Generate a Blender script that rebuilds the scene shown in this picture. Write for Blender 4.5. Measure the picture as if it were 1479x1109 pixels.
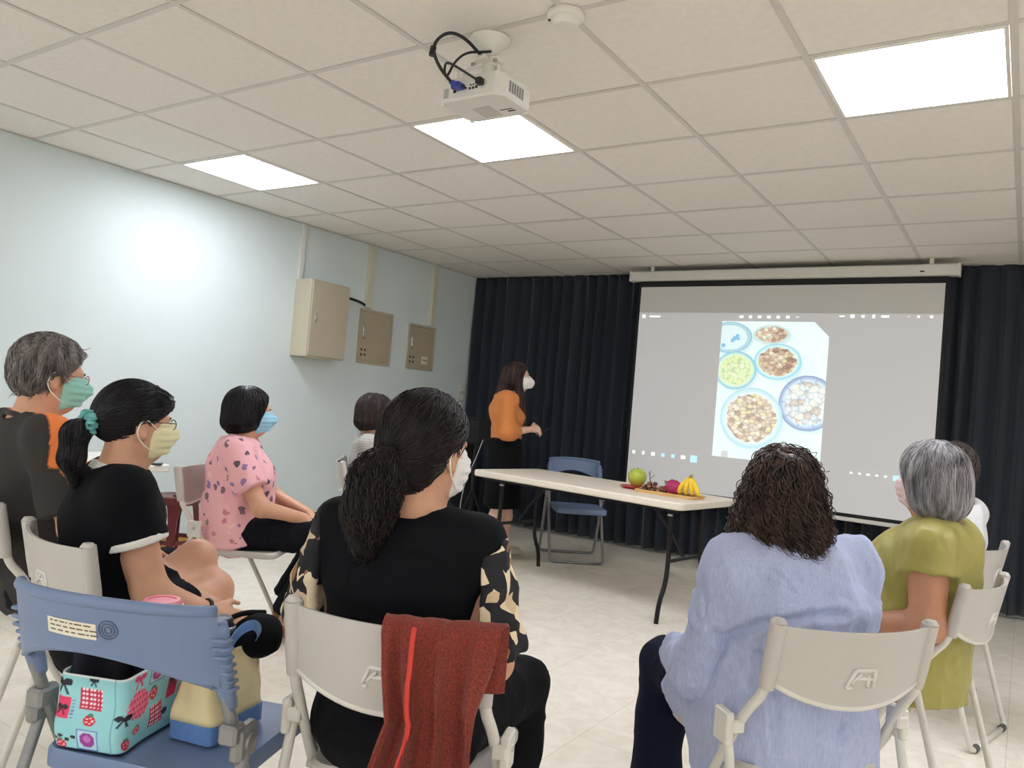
import bpy, math, random
import numpy as np
from mathutils import Matrix, Vector

for _o in list(bpy.data.objects):
    bpy.data.objects.remove(_o)
SCN = bpy.context.scene
COL = SCN.collection
PI = math.pi

# ------------------------------------------------------------------ camera, world, exposure
CAM_H = 1.228
cam_data = bpy.data.cameras.new('camera')
cam_data.sensor_fit = 'HORIZONTAL'
cam_data.sensor_width = 36.0
cam_data.lens = 1128.13 / 1479.0 * 36.0
cam_data.clip_start = 0.05
cam = bpy.data.objects.new('camera', cam_data)
COL.objects.link(cam)
_yaw, _pit, _rol = math.radians(-33.534), math.radians(1.532), math.radians(4.808)
_F = Vector((math.sin(_yaw) * math.cos(_pit), math.cos(_yaw) * math.cos(_pit), math.sin(_pit)))
_R0 = Vector((math.cos(_yaw), -math.sin(_yaw), 0))
_U0 = _R0.cross(_F)
_R = _R0 * math.cos(_rol) + _U0 * math.sin(_rol)
_U = -_R0 * math.sin(_rol) + _U0 * math.cos(_rol)
cam.matrix_world = Matrix(((_R.x, _U.x, -_F.x, 0), (_R.y, _U.y, -_F.y, 0), (_R.z, _U.z, -_F.z, CAM_H), (0, 0, 0, 1)))
SCN.camera = cam

world = bpy.data.worlds.new('world')
SCN.world = world
world.use_nodes = True
world.node_tree.nodes['Background'].inputs[0].default_value = (0.8, 0.86, 0.95, 1)
world.node_tree.nodes['Background'].inputs[1].default_value = 0.05

SCN.view_settings.view_transform = 'Standard'
SCN.view_settings.look = 'None'
SCN.view_settings.exposure = 0.92
SCN.view_settings.gamma = 1.0
SCN.view_settings.use_curve_mapping = False
SCN.cycles.use_denoising = True
SCN.cycles.max_bounces = 12
SCN.cycles.diffuse_bounces = 10
SCN.cycles.sample_clamp_indirect = 6.0

PANEL_STRENGTH = 12.0          # ceiling light panels

# ------------------------------------------------------------------ helpers
def lin(c):
    return tuple((x / 255.0 / 12.92) if x / 255.0 <= 0.04045 else ((x / 255.0 + 0.055) / 1.055) ** 2.4 for x in c)

MATS = {}
def mat(name, col, rough=0.6, var=0.0, vscale=20.0, bump=0.0, bscale=200.0, metal=0.0, col2=None, emit=None, estr=0.0,
        spec=0.5, sheen=0.0, stretch=(1, 1, 1), attr=None, trans=0.0, sss=0.0, bdist=0.002):
    if name in MATS:
        return MATS[name]
    m = bpy.data.materials.new(name)
    m.use_nodes = True
    nt = m.node_tree
    b = nt.nodes['Principled BSDF']
    c = lin(col)
    b.inputs['Base Color'].default_value = (*c, 1)
    b.inputs['Roughness'].default_value = rough
    b.inputs['Metallic'].default_value = metal
    b.inputs['Specular IOR Level'].default_value = spec
    if sheen:
        b.inputs['Sheen Weight'].default_value = sheen
    if trans:
        b.inputs['Transmission Weight'].default_value = trans
    if sss:
        b.inputs['Subsurface Weight'].default_value = sss
        b.inputs['Subsurface Radius'].default_value = (0.012, 0.005, 0.003)
    tc = nt.nodes.new('ShaderNodeTexCoord')
    mp = nt.nodes.new('ShaderNodeMapping')
    mp.inputs['Scale'].default_value = stretch
    nt.links.new(tc.outputs['Object'], mp.inputs['Vector'])
    if attr:
        a = nt.nodes.new('ShaderNodeVertexColor')
        a.layer_name = attr
        nt.links.new(a.outputs['Color'], b.inputs['Base Color'])
        if estr:
            nt.links.new(a.outputs['Color'], b.inputs['Emission Color'])
            b.inputs['Emission Strength'].default_value = estr
    elif var or col2:
        n = nt.nodes.new('ShaderNodeTexNoise')
        n.inputs['Scale'].default_value = vscale
        n.inputs['Detail'].default_value = 4
        nt.links.new(mp.outputs['Vector'], n.inputs['Vector'])
        r = nt.nodes.new('ShaderNodeValToRGB')
        r.color_ramp.elements[0].position = 0.3
        r.color_ramp.elements[1].position = 0.7
        c2 = lin(col2) if col2 else tuple(min(1, x * (1 + var)) for x in c)
        c1 = c if col2 else tuple(x * (1 - var) for x in c)
        r.color_ramp.elements[0].color = (*c1, 1)
        r.color_ramp.elements[1].color = (*c2, 1)
        nt.links.new(n.outputs['Fac'], r.inputs['Fac'])
        nt.links.new(r.outputs['Color'], b.inputs['Base Color'])
    if emit:
        b.inputs['Emission Color'].default_value = (*lin(emit), 1)
        b.inputs['Emission Strength'].default_value = estr
    if bump:
        n2 = nt.nodes.new('ShaderNodeTexNoise')
        n2.inputs['Scale'].default_value = bscale
        n2.inputs['Detail'].default_value = 3
        nt.links.new(mp.outputs['Vector'], n2.inputs['Vector'])
        bp = nt.nodes.new('ShaderNodeBump')
        bp.inputs['Strength'].default_value = bump
        bp.inputs['Distance'].default_value = bdist
        nt.links.new(n2.outputs['Fac'], bp.inputs['Height'])
        nt.links.new(bp.outputs['Normal'], b.inputs['Normal'])
    MATS[name] = m
    return m

def mesh_from(name, V, Fq, smooth=True, col=None):
    """V (n,3) array, Fq: (m,4) or (m,3) int array or list of lists"""
    me = bpy.data.meshes.new(name)
    if isinstance(Fq, np.ndarray):
        V = np.asarray(V, np.float32)
        k = Fq.shape[1]
        me.vertices.add(len(V))
        me.vertices.foreach_set('co', V.ravel())
        me.loops.add(Fq.size)
        me.loops.foreach_set('vertex_index', Fq.astype(np.int32).ravel())
        me.polygons.add(len(Fq))
        me.polygons.foreach_set('loop_start', np.arange(0, Fq.size, k, dtype=np.int32))
        me.polygons.foreach_set('loop_total', np.full(len(Fq), k, np.int32))
        me.update(calc_edges=True)
        me.validate()
    else:
        me.from_pydata([tuple(map(float, v)) for v in V], [], [tuple(f) for f in Fq])
        me.update()
    if smooth:
        me.polygons.foreach_set('use_smooth', np.ones(len(me.polygons), bool))
    if col is not None:
        ca = me.color_attributes.new('Col', 'FLOAT_COLOR', 'POINT')
        cc = np.ones((len(V), 4), np.float32)
        cc[:, :3] = col
        ca.data.foreach_set('color', cc.ravel())
    return me

def link(name, me, m=None, parent=None, loc=None, rz=0.0):
    o = bpy.data.objects.new(name, me)
    COL.objects.link(o)
    if me is not None and m is not None:
        if isinstance(m, (list, tuple)):
            if not me.materials:
                for x in m:
                    me.materials.append(x)
        elif not me.materials:
            me.materials.append(m)
    if parent is not None:
        o.parent = parent
    if loc is not None:
        o.location = loc
    if rz:
        o.rotation_euler[2] = rz
    return o

def tag(o, label, cat, group=None):
    o['label'] = label
    o['category'] = cat
    if group:
        o['group'] = group
    return o

def thing(name, label, cat, loc=(0, 0, 0), rz=0.0, group=None):
    o = link(name, None, None, None, loc, rz)
    return tag(o, label, cat, group)

def struct(name, me, m, parent=None, loc=None):
    o = link(name, me, m, parent, loc)
    if parent is None:
        o['kind'] = 'structure'
    return o

class MB:
    """collects simple shapes into one mesh"""
    def __init__(s):
        s.V = []
        s.F = []
    def add(s, V, F):
        o = len(s.V)
        s.V += [tuple(map(float, v)) for v in V]
        s.F += [tuple(int(i) + o for i in f) for f in F]
        return s
    def box(s, lo, hi, bev=0.0, M=None):
        lo = np.array(lo, float)
        hi = np.array(hi, float)
        if bev <= 0:
            V = np.array([[x, y, z] for x in (lo[0], hi[0]) for y in (lo[1], hi[1]) for z in (lo[2], hi[2])])
            F = [(0, 1, 3, 2), (4, 6, 7, 5), (0, 4, 5, 1), (2, 3, 7, 6), (0, 2, 6, 4), (1, 5, 7, 3)]
        else:
            # chamfered box: each corner gives three vertices
            V = []
            idx = {}
            for i in (0, 1):
                for j in (0, 1):
                    for k in (0, 1):
                        c = np.array([(lo, hi)[i][0], (lo, hi)[j][1], (lo, hi)[k][2]])
                        sg = np.array([1 - 2 * i, 1 - 2 * j, 1 - 2 * k]) * bev
                        for ax in range(3):
                            v = c.copy()
                            for q in range(3):
                                if q != ax:
                                    v[q] += sg[q]
                            idx[(i, j, k, ax)] = len(V)
                            V.append(v)
            F = []
            for ax in range(3):
                a, b = [q for q in range(3) if q != ax]
                for sd in (0, 1):
                    f = []
                    for (p, q) in ((0, 0), (1, 0), (1, 1), (0, 1)):
                        key = [0, 0, 0]
                        key[ax] = sd
                        key[a] = p
                        key[b] = q
                        f.append(idx[(*key, ax)])
                    flip = (sd == 0) ^ (ax == 1)
                    F.append(tuple(f[::-1] if flip else f))
            for ax in range(3):     # edges along ax
                a, b = [q for q in range(3) if q != ax]
                for p in (0, 1):
                    for q in (0, 1):
                        k0 = [0, 0, 0]
                        k0[a] = p
                        k0[b] = q
                        k1 = list(k0)
                        k1[ax] = 1
                        F.append((idx[(*k0, a)], idx[(*k1, a)], idx[(*k1, b)], idx[(*k0, b)]))
            for i in (0, 1):
                for j in (0, 1):
                    for k in (0, 1):
                        F.append(tuple(idx[(i, j, k, ax)] for ax in range(3)))
            V = np.array(V)
        if M is not None:
            V = V @ np.array(M)[:3, :3].T + np.array(M)[:3, 3] if np.array(M).shape == (4, 4) else V @ np.array(M).T
        return s.add(V, F)
    def tube(s, pts, r, n=10, caps=True, smooth=0):
        V, F = tube_vf(pts, r, n, caps, smooth)
        return s.add(V, F)
    def lathe(s, prof, n=24, c=(0, 0, 0), ax=2):
        """prof list of (r,z)"""
        V = []
        F = []
        m = len(prof)
        for i in range(n):
            a = 2 * PI * i / n
            for r, z in prof:
                p = [r * math.cos(a), r * math.sin(a), z]
                if ax == 1:
                    p = [p[0], p[2], -p[1]]
                elif ax == 0:
                    p = [p[2], p[0], p[1]]
                V.append((p[0] + c[0], p[1] + c[1], p[2] + c[2]))
        for i in range(n):
            j = (i + 1) % n
            for k in range(m - 1):
                F.append((i * m + k, j * m + k, j * m + k + 1, i * m + k + 1))
        return s.add(V, F)
    def prism(s, poly, z0, z1):
        """poly ccw list of (x,y); extruded in z"""
        n = len(poly)
        V = [(x, y, z0) for x, y in poly] + [(x, y, z1) for x, y in poly]
        F = [tuple(range(n - 1, -1, -1)), tuple(range(n, 2 * n))]
        F += [(i, (i + 1) % n, (i + 1) % n + n, i + n) for i in range(n)]
        return s.add(V, F)
    def mesh(s, name, smooth=False, angle=None):
        me = mesh_from(name, s.V, s.F, False)
        import bmesh
        bm = bmesh.new()
        bm.from_mesh(me)
        bmesh.ops.recalc_face_normals(bm, faces=bm.faces)
        bm.to_mesh(me)
        bm.free()
        if smooth:
            me.polygons.foreach_set('use_smooth', np.ones(len(me.polygons), bool))
            if angle is not None:
                me.set_sharp_from_angle(angle=angle)
        return me
    def build(s, name, m, parent=None, loc=None, rz=0.0, smooth=False, angle=0.7):
        return link(name, s.mesh(name, smooth, angle), m, parent, loc, rz)

def chaikin(P, it):
    P = np.array(P, float)
    for _ in range(it):
        Q = [P[0]]
        for a, b in zip(P[:-1], P[1:]):
            Q += [a * .75 + b * .25, a * .25 + b * .75]
        Q.append(P[-1])
        P = np.array(Q)
    return P

def tube_vf(pts, r, n=10, caps=True, smooth=0):
    P = chaikin(pts, smooth) if smooth else np.array(pts, float)
    m = len(P)
    rr = np.interp(np.linspace(0, 1, m), np.linspace(0, 1, len(np.atleast_1d(r))), np.atleast_1d(r)) if np.ndim(r) else np.full(m, r)
    T = np.gradient(P, axis=0)
    T /= np.linalg.norm(T, axis=1)[:, None] + 1e-12
    up = np.array([0, 0, 1.0]) if abs(T[0][2]) < .9 else np.array([1.0, 0, 0])
    N = np.cross(T[0], up)
    N /= np.linalg.norm(N)
    V = []
    for i in range(m):
        N = N - T[i] * (N @ T[i])
        N /= np.linalg.norm(N) + 1e-12
        B = np.cross(T[i], N)
        for k in range(n):
            a = 2 * PI * k / n
            V.append(P[i] + rr[i] * (math.cos(a) * N + math.sin(a) * B))
    F = []
    for i in range(m - 1):
        for k in range(n):
            F.append((i * n + k, i * n + (k + 1) % n, (i + 1) * n + (k + 1) % n, (i + 1) * n + k))
    if caps:
        F.append(tuple(range(n - 1, -1, -1)))
        F.append(tuple((m - 1) * n + k for k in range(n)))
    return np.array(V), F

def grid_vf(fn, nu, nv, closed_u=False):
    """fn(u,v)->xyz ; u,v in 0..1"""
    V = []
    nuu = nu if closed_u else nu + 1
    for i in range(nuu):
        for j in range(nv + 1):
            V.append(fn(i / nu, j / nv))
    F = []
    for i in range(nu):
        i2 = (i + 1) % nuu
        for j in range(nv):
            F.append((i * (nv + 1) + j, i2 * (nv + 1) + j, i2 * (nv + 1) + j + 1, i * (nv + 1) + j + 1))
    return V, F

def plate(fn, nrm, nu, nv, th):
    """a thick curved plate: fn(u,v) surface, nrm(u,v) unit normal"""
    A, F = grid_vf(fn, nu, nv)
    Bv, _ = grid_vf(lambda u, v: np.array(fn(u, v)) + th * np.array(nrm(u, v)), nu, nv)
    n = len(A)
    V = list(A) + list(Bv)
    FF = [tuple(reversed(f)) for f in F] + [tuple(i + n for i in f) for f in F]
    w = nv + 1
    for i in range(nu):
        FF.append((i * w, (i + 1) * w, (i + 1) * w + n, i * w + n))
        FF.append((i * w + nv + n, (i + 1) * w + nv + n, (i + 1) * w + nv, i * w + nv))
    for j in range(nv):
        FF.append((j + n, j + 1 + n, j + 1, j))
        FF.append((nu * w + j, nu * w + j + 1, nu * w + j + 1 + n, nu * w + j + n))
    return V, FF

def text_mesh(name, body, size, extrude=0.0006, align='CENTER'):
    cu = bpy.data.curves.new(name, 'FONT')
    cu.body = body
    cu.size = size
    cu.extrude = extrude
    cu.align_x = align
    cu.align_y = 'CENTER'
    o = bpy.data.objects.new(name, cu)
    COL.objects.link(o)
    dg = bpy.context.evaluated_depsgraph_get()
    me = bpy.data.meshes.new_from_object(o.evaluated_get(dg))
    me.materials.clear()
    bpy.data.objects.remove(o)
    return me

# ------------------------------------------------------------------ vector noise in numpy
def _hash(i, j, k, seed):
    h = (i.astype(np.int64) * 374761393 + j.astype(np.int64) * 668265263 + k.astype(np.int64) * 2147483647 + seed * 974634777) & 0xffffffff
    h = ((h ^ (h >> 13)) * 1274126177) & 0xffffffff
    return ((h ^ (h >> 16)) & 0xffff) / 65535.0

def vnoise(P, seed=0):
    I = np.floor(P).astype(int)
    f = P - I
    f = f * f * (3 - 2 * f)
    r = 0
    for a in (0, 1):
        for b in (0, 1):
            for c in (0, 1):
                w = (f[:, 0] if a else 1 - f[:, 0]) * (f[:, 1] if b else 1 - f[:, 1]) * (f[:, 2] if c else 1 - f[:, 2])
                r = r + w * _hash(I[:, 0] + a, I[:, 1] + b, I[:, 2] + c, seed)
    return r
# ------------------------------------------------------------------ the room
WX0, WX1 = -5.014, 6.10          # left and right wall
WY0, WY1 = -3.45, 6.83           # back and front wall
CEIL = 2.5576
GX, GY, TILE = -5.1464, 1.575, 0.63

m_wall = mat('painted_wall', (210, 221, 221), 0.95, 0.015, 3, 0.05, 60, spec=0.05)
m_wall2 = mat('painted_wall_white', (236, 238, 236), 0.8, 0.02, 3)
m_tile = mat('ceiling_tile_mineral', (230, 225, 218), 0.9, 0.03, 30, 0.25, 260, bdist=0.001)
m_tee = mat('ceiling_grid_metal', (206, 202, 196), 0.5, 0.02, 8)
m_base = mat('baseboard_wood', (176, 128, 58), 0.5, 0.12, 6, stretch=(8, .5, 8))

def floor_mat():
    m = bpy.data.materials.new('vinyl_floor')
    m.use_nodes = True
    nt = m.node_tree
    b = nt.nodes['Principled BSDF']
    b.inputs['Roughness'].default_value = 0.33
    b.inputs['Specular IOR Level'].default_value = 0.4
    tc = nt.nodes.new('ShaderNodeTexCoord')
    br = nt.nodes.new('ShaderNodeTexBrick')
    br.offset = 0.0
    br.inputs['Scale'].default_value = 1.0
    br.inputs['Brick Width'].default_value = 0.45
    br.inputs['Row Height'].default_value = 0.45
    br.inputs['Mortar Size'].default_value = 0.0012
    br.inputs['Color1'].default_value = (*lin((243, 237, 223)), 1)
    br.inputs['Color2'].default_value = (*lin((240, 234, 220)), 1)
    br.inputs['Mortar'].default_value = (*lin((206, 195, 170)), 1)
    nt.links.new(tc.outputs['Object'], br.inputs['Vector'])
    n = nt.nodes.new('ShaderNodeTexNoise')
    n.inputs['Scale'].default_value = 9
    n.inputs['Detail'].default_value = 6
    n.inputs['Distortion'].default_value = 1.2
    nt.links.new(tc.outputs['Object'], n.inputs['Vector'])
    mx = nt.nodes.new('ShaderNodeMix')
    mx.data_type = 'RGBA'
    mx.blend_type = 'MULTIPLY'
    mx.inputs['Factor'].default_value = 1.0
    rp = nt.nodes.new('ShaderNodeValToRGB')
    rp.color_ramp.elements[0].position = 0.35
    rp.color_ramp.elements[0].color = (0.90, 0.885, 0.86, 1)
    rp.color_ramp.elements[1].position = 0.65
    rp.color_ramp.elements[1].color = (1, 1, 1, 1)
    nt.links.new(n.outputs['Fac'], rp.inputs['Fac'])
    nt.links.new(br.outputs['Color'], mx.inputs['A'])
    nt.links.new(rp.outputs['Color'], mx.inputs['B'])
    nt.links.new(mx.outputs['Result'], b.inputs['Base Color'])
    return m

struct('floor', MB().box((WX0 - .1, WY0 - .1, -.1), (WX1 + .1, WY1 + .1, 0)).mesh('floor'), floor_mat())
struct('wall_left', MB().box((WX0 - .15, WY0 - .1, 0), (WX0, WY1 + .1, CEIL + .15)).mesh('wall_left'), m_wall)
struct('wall_right', MB().box((WX1, WY0 - .1, 0), (WX1 + .15, WY1 + .1, CEIL + .15)).mesh('wall_right'), m_wall2)
struct('wall_front', MB().box((WX0, WY1, 0), (WX1, WY1 + .15, CEIL + .15)).mesh('wall_front'), m_wall)
struct('wall_back', MB().box((WX0, WY0 - .15, 0), (WX1, WY0, CEIL + .15)).mesh('wall_back'), m_wall2)
struct('baseboard_left', MB().box((WX0, WY0, 0), (WX0 + .012, WY1, .092), .003).mesh('baseboard_left'), m_base)

# ceiling: slab above, tiles and tees below it
ceil = struct('ceiling', MB().box((WX0, WY0, CEIL + .10), (WX1, WY1, CEIL + .15)).mesh('ceiling'), m_tile)
LIGHTS = {(c, r) for c in (1, 4, 7, 10, 13, 16) for r in (2, -6)}  # three panels are in view; the unseen ones are added for evener light
TW = 0.024
_cache = {}
def tile_mesh(w, d):
    k = (round(w, 3), round(d, 3))
    if k not in _cache:
        _cache[k] = MB().box((-w / 2, -d / 2, 0), (w / 2, d / 2, .015), .002).mesh('ceiling_tile')
    return _cache[k]
cols = [(i, max(WX0, GX + i * TILE), min(WX1, GX + (i + 1) * TILE)) for i in range(0, 19) if GX + i * TILE < WX1 - .02]
rows = [(j, max(WY0, GY + j * TILE), min(WY1, GY + (j + 1) * TILE)) for j in range(-8, 9) if GY + (j + 1) * TILE > WY0 + .02]
FAR = MB()
for i, x0, x1 in cols:
    for j, y0, y1 in rows:
        if (i, j) in LIGHTS:
            continue
        if i > 9 or j < -2:
            FAR.box((x0 + .003, y0 + .003, CEIL + .0035), (x1 - .003, y1 - .003, CEIL + .0185))
            continue
        w, d = x1 - x0 - .006, y1 - y0 - .006
        rnd = random.Random(i * 91 + j)
        t = link('ceiling_tile', tile_mesh(w, d), m_tile, ceil, ((x0 + x1) / 2, (y0 + y1) / 2, CEIL + .0035 + rnd.uniform(0, .0012)))
ft_ = FAR.build('far_ceiling_tiles', m_tile, ceil)
ft_['kind'] = 'stuff'
for i, x0, x1 in cols[1:]:
    link('grid_runner', MB().box((-TW / 2, WY0, 0), (TW / 2, WY1, .0035), .0006).box((-.002, WY0, .0035), (.002, WY1, .03)).mesh('grid_runner'), m_tee, ceil, (x0, 0, CEIL))
_ct = {}
for j, y0, y1 in rows[1:]:
    for i, x0, x1 in cols:
        if i > 9 or j < -2:
            continue
        k = round(x1 - x0, 3)
        if k not in _ct:
            _ct[k] = MB().box((-k / 2 + TW / 2, -TW / 2, 0), (k / 2 - TW / 2, TW / 2, .0032), .0006).mesh('cross_tee')
        link('cross_tee', _ct[k], m_tee, ceil, ((x0 + x1) / 2, y0, CEIL + .0002))
link('wall_angle', MB().box((WX0, WY0, CEIL - .002), (WX0 + .022, WY1, CEIL + .0005)).mesh('wall_angle'), m_tee, ceil)

# ceiling light panels
m_frame = mat('light_frame_white', (225, 222, 214), 0.4)
m_glow = mat('light_diffuser', (255, 252, 244), 0.4, emit=(241, 244, 255), estr=PANEL_STRENGTH)
fm = MB()
h = TILE / 2 - .013
for a, b in (((-h, -h), (h, -h + .014)), ((-h, h - .014), (h, h)), ((-h, -h + .014), (-h + .014, h - .014)), ((h - .014, -h + .014), (h, h - .014))):
    fm.box((a[0], a[1], -.006), (b[0], b[1], .012), .001)
frame_me = fm.mesh('frame')
diff_me = MB().box((-h + .014, -h + .014, -.004), (h - .014, h - .014, .004), .0008).mesh('diffuser')
LL = {(1, 2): 'lit square ceiling panel nearest the pale green left wall', (4, 2): 'lit square ceiling panel just behind the hanging projector',
      (7, 2): 'large lit square ceiling panel at the upper right', (10, 2): 'added lit square ceiling panel just beyond the right edge of the view',
      (13, 2): 'added lit square ceiling panel far to the right, second from the right wall', (16, 2): 'added lit square ceiling panel closest to the right wall',
      (1, -6): 'unseen lit square ceiling panel behind the seats along the left wall', (4, -6): 'unseen lit square ceiling panel behind the photographer, left of centre',
      (7, -6): 'unseen lit square ceiling panel straight behind the photographer', (10, -6): 'added lit square ceiling panel behind the photographer to the right',
      (13, -6): 'added lit square ceiling panel at the back right, second from the right wall', (16, -6): 'added lit square ceiling panel in the back right corner'}
for (c, r) in sorted(LIGHTS):
    t = thing('ceiling_light', LL[(c, r)], 'ceiling light', (GX + (c + .5) * TILE, GY + (r + .5) * TILE, CEIL), group='square ceiling light panels')
    link('frame', frame_me, m_frame, t, (0, 0, .004))
    link('diffuser', diff_me, m_glow, t, (0, 0, .002))

# curtains on the front wall
m_curt = mat('navy_curtain', (31, 39, 51), 0.85, 0.10, 60, 0.15, 300, sheen=0.2)
def curtain(x0, x1, label, seed):
    rnd = random.Random(seed)
    n = int((x1 - x0) / .012)
    xs = np.linspace(x0, x1, n)
    ph = np.cumsum(np.interp(np.linspace(0, 1, n), np.linspace(0, 1, 40), [rnd.uniform(.55, 1.5) for _ in range(40)])) * .012 * 2 * PI / .135
    am = np.interp(np.linspace(0, 1, n), np.linspace(0, 1, 30), [rnd.uniform(.6, 1.2) for _ in range(30)])
    zs = np.concatenate([[CEIL - .006], np.linspace(CEIL - .06, .03, 22)])
    V = []
    for z in zs:
        k = (CEIL - z) / CEIL
        a = .018 + .035 * min(1, k * 5)
        w = ph + .35 * np.sin(3 * z + xs * 2.3) * k
        V.append(np.stack([xs + .012 * np.cos(w) * min(1, k * 4), 6.715 - am * a * np.sin(w) - .008 * np.sin(2 * w + 1), np.full(n, z)], 1))
    V = np.concatenate(V)
    i, j = np.meshgrid(np.arange(n - 1), np.arange(len(zs) - 1))
    q = (j * n + i).ravel()
    F = np.stack([q, q + n, q + n + 1, q + 1], 1)
    o = tag(link('curtain', mesh_from('curtain', V, F), m_curt), label, 'curtain', 'navy curtains across the front wall')
    sm = o.modifiers.new('thick', 'SOLIDIFY')
    sm.thickness = .003
    return o
curtain(WX0 + .01, -1.70, 'dark navy pleated curtain between the left wall and the screen centre', 3)
curtain(-1.69, WX1 - .02, 'dark navy pleated curtain at the right of the screen', 8)

# ------------------------------------------------------------------ projection screen
m_case = mat('screen_case_white', (214, 212, 204), 0.45, 0.02, 5)
m_black = mat('matt_black', (14, 14, 16), 0.7)
m_fab = mat('screen_fabric_glow', (176, 175, 172), 0.85, emit=(170, 170, 172), estr=0.31)  # projector light on the cloth is put in as a faint glow
m_fabtop = mat('screen_fabric_dim_glow', (176, 175, 172), 0.85, emit=(150, 146, 134), estr=0.16)  # same cloth, with less projector light put in as glow
SY = 6.42
sc = thing('projection_screen', 'pull-down projection screen in front of the navy curtain showing plates of food', 'screen', (-1.752, SY, 0))
MB().box((-1.30, -.045, 2.428), (1.285, .045, 2.512), .008).build('case', m_case, sc)
MB().box((-1.305, -.047, 2.424), (-1.285, .047, 2.516), .004).build('end_cap', m_case, sc)
MB().box((1.27, -.047, 2.424), (1.29, .047, 2.516), .004).build('end_cap', m_case, sc)
MB().box((1.03, -.0475, 2.452), (1.06, -.045, 2.462)).build('case_latch', m_black, sc)
MB().box((-1.225, 0, .595), (1.225, .002, 2.43)).build('border', m_black, sc)
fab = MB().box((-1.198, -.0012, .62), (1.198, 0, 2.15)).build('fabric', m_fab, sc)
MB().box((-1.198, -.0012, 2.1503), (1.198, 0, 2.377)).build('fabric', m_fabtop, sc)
MB().box((-1.235, -.014, .562), (1.235, .014, .592), .006).build('weight_bar', m_case, sc)
# bracket between case and ceiling
for x in (-1.1, 1.1):
    MB().box((x - .015, -.012, 2.505), (x + .015, .012, CEIL + .002)).build('bracket', m_case, sc)

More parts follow.
